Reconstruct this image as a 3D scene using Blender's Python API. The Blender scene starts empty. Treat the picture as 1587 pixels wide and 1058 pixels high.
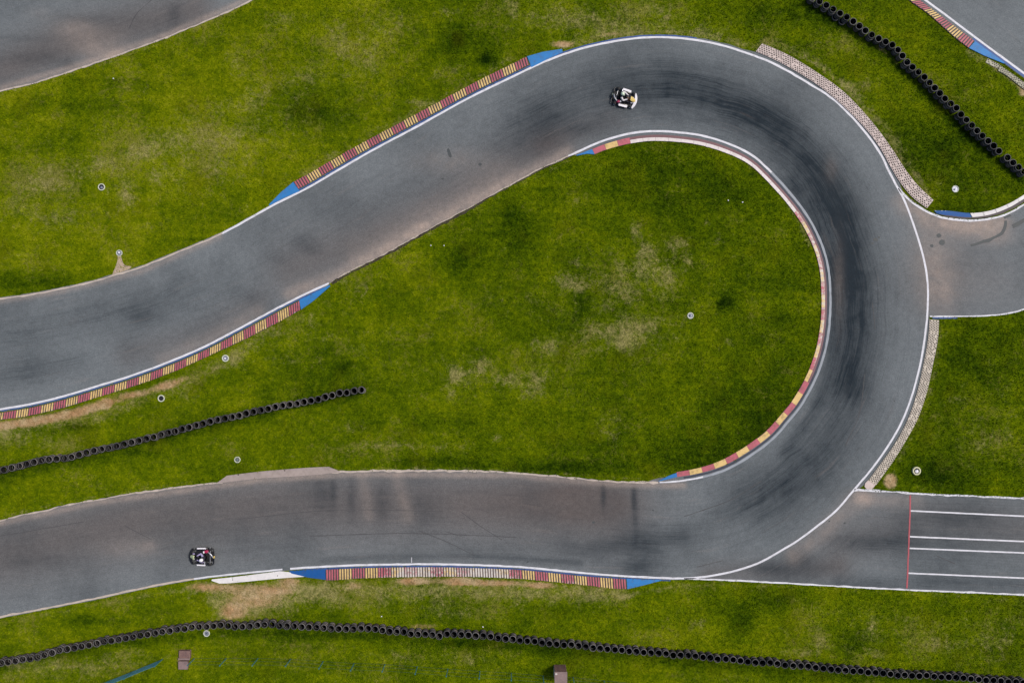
import bpy, bmesh, math, random
import numpy as np
from mathutils import Vector, Matrix, Euler
random.seed(7); rng = np.random.default_rng(7)
S = 0.05                      # metres per photograph pixel on the ground
H = 55.0                      # flying height of the camera
CX, CY = 793.5, 529.0
col = bpy.context.scene.collection
R = math.radians

def W(px, py, z=0.0):
    k = S * (H - z) / H
    return Vector(((px - CX) * k, (CY - py) * k, z))
def WN(a, z=0.0):
    a = np.asarray(a, float)
    return np.column_stack(((a[:, 0] - CX) * S, (CY - a[:, 1]) * S, np.full(len(a), z)))

# ------------------------------------------------------------------ objects
def tag(o, label=None, cat=None, group=None, kind=None):
    if label: o['label'] = label
    if cat: o['category'] = cat
    if group: o['group'] = group
    if kind: o['kind'] = kind
    return o
def empty(name, loc=(0, 0, 0), rz=0.0):
    o = bpy.data.objects.new(name, None); col.objects.link(o)
    o.location = loc; o.rotation_euler = (0, 0, rz); o.empty_display_size = 0.2
    return o
def link(name, me, mat=None, parent=None):
    if mat: me.materials.append(mat)
    o = bpy.data.objects.new(name, me); col.objects.link(o)
    if parent: o.parent = parent
    return o
def mesh_np(name, verts, faces, smooth=False):
    me = bpy.data.meshes.new(name)
    verts = np.asarray(verts, np.float32); faces = np.asarray(faces, np.int32)
    k = faces.shape[1]
    me.vertices.add(len(verts)); me.vertices.foreach_set('co', verts.ravel())
    me.loops.add(faces.size); me.loops.foreach_set('vertex_index', faces.ravel())
    me.polygons.add(len(faces)); me.polygons.foreach_set('loop_start', np.arange(0, faces.size, k, dtype=np.int32))
    me.update(calc_edges=True); me.validate()
    if smooth: me.polygons.foreach_set('use_smooth', np.ones(len(faces), bool))
    return me
def attr_color(me, name, rgb):
    a = me.attributes.new(name, 'FLOAT_COLOR', 'POINT')
    a.data.foreach_set('color', np.column_stack((rgb, np.ones(len(rgb)))).astype(np.float32).ravel())
def attr_float(me, name, v):
    a = me.attributes.new(name, 'FLOAT', 'POINT'); a.data.foreach_set('value', np.asarray(v, np.float32))

class MB:
    """collects shapes into one mesh"""
    def __init__(s): s.v = []; s.f = []
    def add(s, vs, fs):
        b = len(s.v); s.v += [tuple(v) for v in vs]; s.f += [tuple(i + b for i in f) for f in fs]
    def box(s, c, d, rz=0.0, M=None, bev=0.0):
        x, y, z = d[0] / 2, d[1] / 2, d[2] / 2
        b = min(bev, x * .9, y * .9, z * .9)
        rot = M if M is not None else Matrix.Rotation(rz, 3, 'Z')
        if b <= 0:
            p = [(-x, -y, -z), (x, -y, -z), (x, y, -z), (-x, y, -z), (-x, -y, z), (x, -y, z), (x, y, z), (-x, y, z)]
            f = [(0, 3, 2, 1), (4, 5, 6, 7), (0, 1, 5, 4), (1, 2, 6, 5), (2, 3, 7, 6), (3, 0, 4, 7)]
        else:
            p = []; f = []
            rings = [(x - b, y - b, -z), (x, y, -z + b), (x, y, z - b), (x - b, y - b, z)]
            for (rx, ry, rzz) in rings:
                q = b if rx == x else b * .5
                p += [(-rx + q, -ry, rzz), (rx - q, -ry, rzz), (rx, -ry + q, rzz), (rx, ry - q, rzz), (rx - q, ry, rzz), (-rx + q, ry, rzz), (-rx, ry - q, rzz), (-rx, -ry + q, rzz)]
            for k in range(3):
                for i in range(8):
                    j = (i + 1) % 8; f.append((k * 8 + i, k * 8 + j, k * 8 + 8 + j, k * 8 + 8 + i))
            f.append(tuple(range(7, -1, -1))); f.append(tuple(range(24, 32)))
        s.add([rot @ Vector(q) + Vector(c) for q in p], f)
    def tube(s, pts, rad, n=8, cap=True):
        pts = [Vector(p) for p in pts]
        rad = rad if hasattr(rad, '__len__') else [rad] * len(pts)
        vs = []; fs = []; up = None
        for i, p in enumerate(pts):
            t = (pts[min(i + 1, len(pts) - 1)] - pts[max(i - 1, 0)]).normalized()
            if up is None: up = t.orthogonal().normalized()
            up = (up - t * up.dot(t)).normalized(); sd = t.cross(up)
            for k in range(n):
                a = 2 * math.pi * k / n
                vs.append(p + (up * math.cos(a) + sd * math.sin(a)) * rad[i])
        for i in range(len(pts) - 1):
            for k in range(n):
                j = (k + 1) % n; fs.append((i * n + k, i * n + j, i * n + n + j, i * n + n + k))
        if cap:
            fs.append(tuple(range(n - 1, -1, -1))); fs.append(tuple((len(pts) - 1) * n + k for k in range(n)))
        s.add(vs, fs)
    def lathe(s, prof, n=20, M=None, closed=False):
        vs = []; fs = []; m = len(prof)
        for k in range(n):
            a = 2 * math.pi * k / n
            for r, z in prof:
                q = Vector((r * math.cos(a), r * math.sin(a), z)); vs.append(M @ q if M is not None else q)
        for k in range(n):
            j = (k + 1) % n
            for i in range(m if closed else m - 1):
                i2 = (i + 1) % m
                fs.append((k * m + i, j * m + i, j * m + i2, k * m + i2))
        s.add(vs, fs)
    def ball(s, c, r, n=12, m=8, M=None):
        r = r if hasattr(r, '__len__') else (r, r, r)
        vs = []; fs = []
        for i in range(m + 1):
            t = math.pi * i / m
            for k in range(n):
                a = 2 * math.pi * k / n
                q = Vector((r[0] * math.sin(t) * math.cos(a), r[1] * math.sin(t) * math.sin(a), r[2] * math.cos(t)))
                vs.append((M @ q if M is not None else q) + Vector(c))
        for i in range(m):
            for k in range(n):
                j = (k + 1) % n; fs.append((i * n + k, i * n + n + k, i * n + n + j, i * n + j))
        s.add(vs, fs)
    def build(s, name, mat, parent=None, smooth=True, loc=None):
        me = bpy.data.meshes.new(name); me.from_pydata(s.v, [], s.f); me.update()
        bm = bmesh.new(); bm.from_mesh(me); bmesh.ops.remove_doubles(bm, verts=bm.verts, dist=1e-5)
        bmesh.ops.recalc_face_normals(bm, faces=bm.faces); bm.to_mesh(me); bm.free()
        if smooth:
            me.polygons.foreach_set('use_smooth', np.ones(len(me.polygons), bool))
            me.set_sharp_from_angle(angle=R(38))
        o = link(name, me, mat, parent)
        if loc: o.location = loc
        return o
def copy_tree(o, parent=None):
    c = o.copy(); col.objects.link(c); c.parent = parent
    for ch in [x for x in o.children]: copy_tree(ch, c)
    return c

# ------------------------------------------------------------------ curves (photograph pixel units on the ground)
def dense(pts, step=2.0, smooth=0.0):
    p = np.asarray(pts, float); out = []
    P = np.vstack((2 * p[0] - p[1], p, 2 * p[-1] - p[-2]))
    for i in range(1, len(P) - 2):
        n = max(2, int(np.linalg.norm(P[i + 1] - P[i]) / step)); t = np.linspace(0, 1, n, endpoint=False)[:, None]
        a, b, c, d = P[i - 1], P[i], P[i + 1], P[i + 2]
        out.append(.5 * (2 * b + (c - a) * t + (2 * a - 5 * b + 4 * c - d) * t ** 2 + (3 * b - a - 3 * c + d) * t ** 3))
    q = np.vstack(out + [p[-1:]])
    if smooth > 0:
        q = resample(q, max(4, int(arclen(q)[-1] / step)))
        k = int(smooth / step); 
        if k > 0:
            for _ in range(2):
                pad = np.vstack([2 * q[0] - q[k:0:-1], q, 2 * q[-1] - q[-2:-k - 2:-1]])
                w = np.ones(2 * k + 1) / (2 * k + 1)
                q = np.column_stack([np.convolve(pad[:, j], w, 'valid') for j in (0, 1)])
    return q
def arclen(p): return np.concatenate(([0], np.cumsum(np.linalg.norm(np.diff(p, axis=0), axis=1))))
def resample(p, n, t0=0.0, t1=1.0):
    s = arclen(p); u = np.linspace(t0, t1, n) * s[-1]
    return np.column_stack((np.interp(u, s, p[:, 0]), np.interp(u, s, p[:, 1])))
def normals(p):
    t = np.gradient(p, axis=0); t /= np.linalg.norm(t, axis=1)[:, None] + 1e-9
    return np.column_stack((-t[:, 1], t[:, 0]))        # in pixel axes (y down): left-hand turn
def offset(p, d):
    return p + normals(p) * (np.asarray(d)[:, None] if hasattr(d, '__len__') else d)
def nearest(p, q): return int(np.argmin(((p - np.asarray(q)) ** 2).sum(1)))
def between(p, a, b):
    i, j = nearest(p, a), nearest(p, b)
    return p[i:j + 1] if i <= j else p[j:i + 1][::-1]
def wob(n, amp, scale, seed=0):
    r = np.random.default_rng(seed); k = max(2, int(n / scale) + 2)
    return np.interp(np.linspace(0, k - 1, n), np.arange(k), r.normal(0, amp, k))

# ------------------------------------------------------------------ traced edges
OUT = dense([(-260, 1012), (-120, 985), (0, 955.5), (50, 946), (101, 936), (151, 926), (202, 914.7), (252, 904.6), (303, 896), (353, 890), (400, 885.5), (450.5, 880.6),
  (501, 877.5), (551, 875.3), (627, 873.8), (703, 874), (800, 877.6), (850, 882), (901, 887), (951, 891), (1002, 894), (1045, 895.5), (1072.7, 895), (1103, 891.5), (1141, 883.5), (1178.7, 870.5),
  (1212, 851.6), (1237.5, 836.4), (1262.7, 817.5), (1295.5, 791), (1323, 759), (1351, 726), (1376, 691), (1396.5, 655.7), (1411.6, 618), (1421.7, 582.5), (1429, 550), (1433.5, 520),
  (1437, 487), (1438, 449), (1435.6, 421.5), (1429, 391), (1416.6, 351), (1401.5, 310.5), (1389, 287.8), (1376, 262.5), (1363.7, 237), (1338.4, 202), (1313, 174), (1288, 151.4), (1250, 127.4),
  (1219.8, 109.8), (1187, 93.4), (1166, 85.8), (1128, 73), (1090, 64.3), (1052, 59.3), (1014.6, 58), (976.7, 60.6), (938.8, 66.9), (901, 75.7), (863, 88.3), (830, 102), (800, 116.5),
  (728, 151.4), (652.4, 193), (576.7, 233.4), (518.6, 267), (475.7, 292), (430, 314.5), (400, 331), (340.7, 363.5), (277.6, 390), (214.5, 415.5), (176.7, 426.6), (133.8, 439), (88.3, 449),
  (37.9, 458), (0, 463), (-120, 480), (-260, 492)], 2.0, 8)
INN = dense([(-260, 880), (-120, 840), (0, 806.6), (38, 797), (68, 791), (101, 783), (151, 774), (202, 765), (252, 758), (303, 751.5), (353, 746), (400, 741.5), (475.7, 736.5), (526, 731.4),
  (576.7, 729.5), (652, 729), (728, 729.5), (800, 732.7), (875.7, 739), (926, 744), (975, 747), (1022, 747), (1052.4, 745), (1090, 738.5), (1128, 726), (1166, 703.7), (1200, 677.5),
  (1222, 652), (1240, 630), (1260, 595), (1273, 563), (1281.6, 530), (1286.5, 487), (1286, 437), (1280, 399), (1267.8, 366), (1250, 333), (1225, 300), (1195, 267), (1166, 241), (1128, 222.5),
  (1090, 211), (1052, 205.4), (1014.6, 203.3), (976.7, 207), (938.8, 217), (913.6, 227), (888, 239), (850.5, 255.5), (825, 268), (800, 282), (766, 300), (728, 321.8), (690, 341.5),
  (652.4, 362.5), (614.5, 383.7), (576.7, 404), (546.4, 418), (513.6, 437), (475.7, 454.3), (437.9, 473.3), (400, 493.5), (366, 511.5), (338, 526.5), (303, 543.4), (252, 564.5), (202, 582.5),
  (151, 598), (101, 613), (50, 625.5), (0, 634), (-120, 655), (-260, 680)], 2.0, 6)
KNOTS = [((-260, 1012), (-260, 880)), ((0, 955), (0, 806)), ((500, 878), (520, 731)), ((800, 877), (800, 732)), ((1072, 896), (1022, 746)), ((1295, 791), (1166, 704)), ((1411, 618), (1260, 595)),
  ((1438, 450), (1287, 470)), ((1389, 288), (1250, 333)), ((1250, 127), (1166, 240)), ((1014, 58), (1014, 203)), ((800, 117), (850, 255)), ((576, 233), (652, 363)), ((400, 331), (475, 454)),
  ((0, 463), (0, 632)), ((-260, 492), (-260, 680))]
LINK_TOP = dense([(1389, 287), (1396.5, 296.5), (1414, 314), (1439.4, 329.4), (1464.6, 338), (1502.5, 342), (1540, 338), (1565.6, 329.4), (1587, 316.8), (1660, 270), (1760, 200)], 2, 3)
LINK_BOT = dense([(1437, 490), (1490, 490), (1540, 488.4), (1565.6, 484.6), (1587, 479), (1660, 452), (1760, 405)], 2, 3)
PIT_TOP = dense([(1324, 759), (1351, 759.6), (1414, 764), (1500, 768), (1587, 772), (1760, 780)], 2)
PIT_BOT = dense([(1060, 896), (1120, 898), (1200, 902), (1338, 910), (1439, 914.7), (1587, 921), (1760, 930)], 2)
TL_EDGE = dense([(-200, 190), (-100, 168), (0, 141.6), (50.5, 129.5), (101, 113.5), (151.4, 96.5), (202, 79), (252.4, 60), (302.8, 40), (353.3, 18.5), (391, 0), (450, -32), (560, -100)], 2, 4)
TR_LINE = dense([(1300, -105), (1380, -42), (1434, 0.5), (1464.6, 23), (1515, 61), (1587, 114), (1680, 182), (1800, 270)], 2, 3)

# ------------------------------------------------------------------ scalar fields
def fsum(x, y, items, peak=False):
    """items: ('b', x, y, rx, ry, amp) ellipses or ('s', [(x,y)..], width, amp) strokes; pixel units"""
    out = np.zeros_like(x)
    for it in items:
        if it[0] == 'b':
            _, bx, by, rx, ry, a = it
            m = (np.abs(x - bx) < 3 * rx) & (np.abs(y - by) < 3 * ry)
            if m.any():
                v = a * np.exp(-(((x[m] - bx) / rx) ** 2 + ((y[m] - by) / ry) ** 2))
                out[m] = out[m] + v
        else:
            _, pts, w, a = it
            d2 = np.full(x.shape, 1e9); P = np.asarray(pts, float)
            lo, hi = P.min(0) - 3 * w, P.max(0) + 3 * w
            m = (x > lo[0]) & (x < hi[0]) & (y > lo[1]) & (y < hi[1])
            if not m.any(): continue
            xx, yy = x[m], y[m]; d = np.full(xx.shape, 1e9)
            for i in range(len(P) - 1):
                ax, ay = P[i]; bx, by = P[i + 1]; dx, dy = bx - ax, by - ay
                t = np.clip(((xx - ax) * dx + (yy - ay) * dy) / (dx * dx + dy * dy + 1e-9), 0, 1)
                d = np.minimum(d, (xx - ax - t * dx) ** 2 + (yy - ay - t * dy) ** 2)
            out[m] = out[m] + a * np.exp(-d / (w * w))
    return out
def B(*l): return [('b',) + t for t in l]
DRY = B((200, 250, 220, 60, .38), (420, 170, 170, 70, .35), (950, 470, 170, 90, .38), (760, 580, 140, 50, .34), (1480, 985, 130, 45, .36), (1300, 985, 130, 35, .3), (1520, 660, 70, 70, .3), (100, 1035, 180, 28, .35), (560, 1030, 200, 22, .28), (620, 690, 150, 22, .28), (820, 20, 250, 30, .3), (60, 340, 90, 40, .3), (480, 530, 70, 40, .3),
  (560, 90, 45, 38, .75), (520, 55, 30, 30, .5), (440, 30, 40, 15, .5), (600, 40, 40, 25, .45), (690, 110, 30, 12, .6), (650, 160, 34, 10, .5), (365, 95, 14, 25, .55), (225, 230, 30, 20, .5),
  (310, 215, 70, 32, .5), (160, 255, 40, 15, .6), (75, 280, 40, 24, .8), (20, 315, 30, 30, .5), (90, 340, 32, 15, .5), (195, 302, 15, 25, .8), (245, 275, 15, 12, .5), (340, 265, 50, 17, .5),
  (400, 150, 40, 30, .3), (480, 115, 30, 25, .4), (230, 350, 25, 10, .4), (900, 25, 80, 22, .55), (1010, 15, 50, 15, .6), (950, 42, 130, 12, .4), (1100, 35, 50, 12, .45), (790, 10, 15, 22, .5),
  (690, 20, 25, 12, .3), (1345, 133, 24, 12, .7), (1310, 65, 30, 15, .4), (1260, 60, 30, 18, .35), (1400, 215, 20, 20, .3), (1455, 290, 8, 20, .4),
  (985, 355, 10, 13, .9), (1000, 392, 18, 20, 1), (1050, 376, 20, 13, .9), (1065, 405, 12, 9, .8), (1115, 372, 12, 14, .6), (1095, 345, 9, 7, .6), (885, 437, 22, 13, .9), (910, 445, 15, 8, .5),
  (890, 402, 14, 8, .5), (980, 420, 60, 30, .35), (1030, 430, 28, 22, .5), (960, 450, 25, 15, .5), (985, 513, 42, 18, .9), (930, 512, 30, 13, .5), (850, 535, 22, 14, .55), (655, 522, 14, 7, .8),
  (705, 582, 15, 16, 1), (747, 565, 14, 14, .8), (785, 588, 18, 9, .7), (700, 612, 13, 12, .7), (540, 660, 18, 12, .6), (570, 690, 40, 8, .4), (640, 690, 90, 7, .35), (770, 677, 9, 8, .7),
  (945, 660, 25, 34, .65), (830, 592, 22, 18, .7), (820, 610, 14, 10, .5), (970, 535, 28, 12, .8), (1130, 532, 12, 7, .5), (1200, 265, 16, 12, .5), (1210, 360, 10, 8, .4), (555, 445, 22, 14, .6), (620, 455, 30, 8, .4),
  (410, 512, 45, 12, .6), (460, 492, 40, 10, .5), (430, 560, 40, 12, .3), (893, 311, 4, 4, 1.1), (740, 470, 60, 20, .25), (560, 530, 60, 25, .2),
  (100, 690, 45, 14, .6), (20, 682, 35, 14, .7), (285, 615, 18, 18, .6), (255, 650, 25, 10, .3), (370, 560, 20, 12, .5), (160, 752, 30, 10, .4), (360, 700, 25, 10, .3), (30, 735, 40, 10, .2),
  (395, 920, 85, 18, 1.1), (385, 935, 60, 18, .9), (358, 950, 28, 16, 1.1), (420, 950, 40, 14, .5), (680, 948, 40, 14, .5), (560, 938, 70, 14, .35), (1080, 965, 14, 12, .7), (1060, 912, 50, 7, .5), (1000, 985, 20, 12, .4),
  (740, 950, 60, 12, .35), (1350, 968, 10, 16, .7), (1272, 990, 12, 18, .7), (1235, 1010, 28, 6, .7), (1350, 1012, 25, 8, .5), (1450, 1000, 30, 12, .4), (1545, 1003, 26, 26, .55), (1580, 960, 20, 16, .4),
  (1235, 930, 25, 12, .3), (1300, 945, 60, 12, .25), (100, 1030, 130, 14, .45), (40, 1045, 40, 10, .4), (205, 1012, 30, 10, .4), (240, 958, 30, 10, .3), (1110, 1050, 60, 8, .4), (720, 1020, 60, 10, .4), (600, 1012, 60, 8, .3),
  (1520, 700, 45, 24, .35), (1548, 678, 22, 10, .5), (1490, 620, 25, 14, .4), (1560, 640, 20, 20, .3), (1530, 560, 20, 14, .3)) + [
  ('s', [(470, 268), (560, 220), (700, 143), (790, 92)], 8, .5), ('s', [(866, 72), (930, 58), (1010, 49), (1100, 55), (1175, 72)], 9, .75),
  ('s', [(1190, 63), (1260, 92), (1310, 132), (1370, 196), (1400, 248), (1440, 302)], 9, .8), ('s', [(1500, 82), (1530, 95), (1560, 118), (1590, 145)], 7, .9), ('s', [(1130, 236), (1190, 272), (1235, 335), (1256, 380)], 6, .6),
  ('s', [(0, 668), (80, 658), (160, 645), (280, 595), (330, 572), (400, 528)], 13, .75), ('s', [(0, 965), (150, 936), (330, 906)], 6, .6), ('s', [(470, 914), (700, 914), (960, 922)], 21, .95), ('s', [(960, 925), (1060, 905), (1200, 908), (1500, 924), (1600, 932)], 4, .5),
  ('s', [(1458, 500), (1449, 570), (1436, 620), (1404, 695), (1374, 742)], 6, .6), ('s', [(0, 470), (90, 455), (220, 421), (330, 374), (410, 330)], 3, .6), ('s', [(0, 147), (150, 103), (260, 62), (395, 2)], 4, .5),
  ('s', [(513, 444), (600, 398), (700, 343), (800, 289), (890, 245)], 5, .45), ('s', [(0, 801), (100, 777), (300, 746)], 3, .6), ('s', [(520, 728), (700, 725), (850, 732), (1010, 743)], 2.5, .6)]
SOIL = B((872, 69, 20, 6, 1.2), (950, 53, 30, 5, .65), (1035, 28, 16, 9, .6), (1010, 10, 18, 9, .35), (200, 610, 30, 6, .45), (258, 597, 18, 9, .55), (385, 910, 85, 11, .62), (400, 933, 55, 14, .38), (362, 950, 24, 12, .5), (315, 909, 35, 8, .6), (395, 928, 55, 15, .5), (360, 950, 22, 14, .5),
  (450, 900, 22, 8, .8), (435, 915, 30, 6, .5), (640, 900, 32, 7, 1.2), (710, 900, 28, 7, 1.2), (770, 903, 48, 6, 1.1), (550, 907, 22, 8, .75), (840, 907, 26, 6, 1.1), (890, 913, 18, 4, .5), (655, 970, 34, 6, .7),
  (1380, 745, 10, 12, 1.6), (340, 972, 30, 5, .5), (1585, 145, 9, 6, .9), (1515, 93, 5, 5, .6), (280, 1025, 9, 14, .7), (345, 985, 14, 4, .5), (1165, 915, 6, 4, .4), (1370, 75, 14, 6, .3)) + [
  ('s', [(0, 660), (60, 652), (120, 639), (165, 625)], 9, 1.15), ('s', [(165, 625), (250, 600), (290, 585)], 7, .62), ('s', [(1185, 66), (1260, 97), (1310, 138), (1370, 205), (1400, 255)], 5, .45),
  ('s', [(1080, 55), (1175, 74)], 4, .45), ('s', [(1530, 97), (1560, 120), (1587, 140)], 4, .5), ('s', [(1350, 64), (1390, 98)], 5, .4)]
LUSH_SHADE = B((1125, 470, 15, 14, 1.2), (800, 360, 30, 44, .6), (720, 400, 25, 26, .7), (480, 170, 65, 30, .7), (720, 60, 55, 30, .6), (755, 92, 15, 10, 1.1), (710, 62, 8, 8, .9), (1440, 230, 100, 50, .6), (1500, 560, 90, 45, .45),
  (1470, 740, 60, 30, .7), (1150, 965, 20, 26, .8), (1320, 1000, 30, 20, .6), (1200, 930, 45, 20, .5), (1090, 705, 110, 26, .6), (870, 725, 90, 12, .9), (680, 715, 60, 10, .7), (1180, 640, 60, 60, .4), (1100, 280, 120, 60, .35), (1000, 600, 200, 100, .15),
  (110, 165, 120, 14, .5), (200, 130, 60, 14, .4), (220, 60, 0.1, 0.1, 0), (390, 195, 30, 20, .5), (60, 440, 100, 16, .5), (280, 380, 60, 20, .3), (480, 585, 50, 25, .4), (535, 568, 14, 10, .6), (220, 700, 40, 10, .4), (120, 640, 0.1, 0.1, 0),
  (900, 460, 16, 30, .5), (870, 945, 60, 12, .3), (150, 960, 60, 10, .6), (120, 660, 20, 8, .7), (700, 655, 50, 14, .3), (620, 470, 40, 25, .35), (310, 240, 0.1, 0.1, 0), (1400, 270, 0.1, 0.1, 0), (1330, 170, 0.1, 0.1, 0), (1480, 330, 60, 15, .4), (1200, 20, 80, 20, .5)) + [
  ('s', [(0, 736), (150, 706), (330, 655), (560, 605)], 12, .5), ('s', [(0, 1034), (150, 1000), (350, 979), (560, 984), (800, 1001), (1100, 1028), (1300, 1044), (1500, 1060)], 9, .6), ('s', [(1255, 12), (1390, 95), (1460, 175), (1587, 280)], 9, .6)]  # strokes along the tyre rows paint contact shade into the grass
def grass_fields(x, y):
    d = fsum(x, y, DRY); s = fsum(x, y, SOIL); l = fsum(x, y, LUSH_SHADE)
    g = 0.13 * np.clip((x - 650) / 300, 0, 1) * np.clip((y - 200) / 60, 0, 1) * np.clip((760 - y) / 60, 0, 1)   # the infield is the deeper green
    yl = 0.35 * np.clip((700 - x) / 400, 0, 1) * np.clip((460 - y) / 80, 0, 1)
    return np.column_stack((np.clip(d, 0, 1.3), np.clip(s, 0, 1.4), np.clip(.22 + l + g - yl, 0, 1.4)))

RUB = [('s', [(820, 190), (900, 150), (960, 135), (1040, 132), (1110, 150), (1180, 185), (1235, 235), (1278, 295), (1305, 365), (1318, 440), (1322, 520), (1316, 600), (1290, 670), (1240, 735), (1190, 772)], 54, .36),
  ('s', [(1040, 130), (1110, 148), (1180, 180), (1230, 225), (1278, 290), (1308, 365), (1318, 440), (1322, 520), (1316, 600)], 24, .30), ('s', [(1225, 280), (1262, 345), (1290, 430), (1296, 500), (1290, 570), (1258, 645), (1215, 700)], 10, .22),
  ('s', [(1240, 720), (1170, 775), (1080, 815), (960, 838)], 18, .10), ('s', [(1060, 835), (900, 850), (700, 850)], 14, .15),
  ('s', [(500, 868), (600, 862), (760, 862), (900, 873)], 5, .3), ('s', [(0, 520), (150, 490), (300, 450)], 26, .18), ('s', [(0, 590), (120, 560)], 16, .2), ('s', [(560, 330), (700, 260), (860, 180)], 28, .12), ('s', [(1300, 900), (1587, 905)], 10, .15)] + B(
  (1490, 840, 150, 80, .16), (60, 550, 160, 60, .08), (300, 480, 200, 40, .10), (1195, 178, 55, 20, .22), (1280, 290, 28, 55, .28), (1318, 390, 26, 65, .3), (1340, 500, 22, 60, .12), (470, 375, 22, 14, .35), (485, 390, 14, 8, .25), (430, 400, 20, 14, .2), (230, 490, 30, 14, .25), (390, 460, 20, 14, .2), (40, 560, 40, 30, .2),
  (500, 768, 16, 28, .3), (517, 764, 5, 30, .38), (545, 770, 7, 34, .35), (592, 780, 12, 34, .35), (660, 785, 22, 34, .2), (935, 765, 4, 20, .4), (982, 768, 4, 22, .4), (985, 800, 5, 40, .2), (985, 880, 25, 14, .3), (1000, 860, 30, 40, .2), (60, 872, 60, 12, .2), (1245, 880, 40, 22, .25), (1240, 860, 16, 12, .2),
  (1350, 840, 60, 14, .3), (1480, 800, 60, 10, .2), (1330, 910, 60, 8, .2), (1190, 880, 30, 10, .25), (140, 30, 60, 8, .2), (60, 90, 60, 14, .25), (30, 60, 60, 6, .2), (270, 25, 12, 18, .25), (105, 100, 10, 8, .3), (900, 200, 30, 10, .2))
DUST = [('s', [(450, 455), (513, 432), (600, 386), (690, 336), (800, 276), (880, 237)], 11, .55), ('s', [(560, 400), (660, 345), (780, 285)], 26, .3), ('s', [(0, 810), (150, 778), (400, 744), (540, 734), (800, 736), (960, 750), (1060, 752)], 5, .6),
  ('s', [(0, 466), (90, 452), (220, 420), (340, 367)], 5, .45), ('s', [(0, 138), (150, 93), (260, 54), (391, -4)], 5, .6), ('s', [(400, 485), (320, 528), (250, 558)], 12, .3), ('s', [(1400, 315), (1440, 337), (1500, 350), (1550, 343)], 16, .55),
  ('s', [(562, 738), (572, 800)], 8, .2), ('s', [(616, 738), (632, 800)], 10, .26), ('s', [(1330, 772), (1420, 775)], 12, .3), ('s', [(1340, 770), (1300, 800), (1270, 830), (1230, 860)], 13, .35)] + B(
  (1448, 400, 34, 60, .45), (1500, 352, 50, 12, .4), (1456, 455, 26, 34, .35), (1530, 440, 60, 40, .08), (1540, 365, 30, 14, .5), (115, 45, 30, 14, .35), (150, 70, 40, 20, .35), (170, 85, 30, 12, .35), (60, 20, 20, 10, .1), (1225, 640, 0.1, 0.1, 0),
  (655, 350, 20, 4, .3), (640, 365, 18, 4, .35), (200, 850, 40, 14, .2), (230, 845, 12, 8, .25), (1170, 190, 0.1, 0.1, 0), (1340, 770, 30, 12, .25), (820, 300, 30, 10, .2), (1300, 440, 8, 60, .2), (1288, 260, 10, 20, .15), (700, 250, 60, 20, .2))
BROWN = [('s', [(0, 800), (900, 790)], 120, .18), ('s', [(480, 390), (900, 200)], 75, .15), ('s', [(0, 860), (200, 810), (450, 780), (700, 780), (950, 790)], 55, .62), ('s', [(450, 420), (640, 345), (850, 228)], 40, .5), ('s', [(400, 470), (300, 520), (200, 550)], 25, .4), ('s', [(1300, 840), (1450, 800), (1587, 820)], 40, .45), ('s', [(1100, 890), (1300, 880)], 20, .5),
  ('s', [(0, 110), (120, 60), (300, 20)], 40, .75), ('s', [(840, 220), (950, 185)], 20, .3)] + B((1480, 420, 90, 80, .3), (900, 770, 120, 40, .4))
def track_fields(x, y):
    return np.column_stack((1.30 * (1 - np.exp(-1.9 * fsum(x, y, RUB) * np.interp(x, [700, 1000], [.55, 1]))), np.clip(fsum(x, y, DUST), 0, 1.1), np.clip(fsum(x, y, BROWN), 0, 1)))

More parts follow.
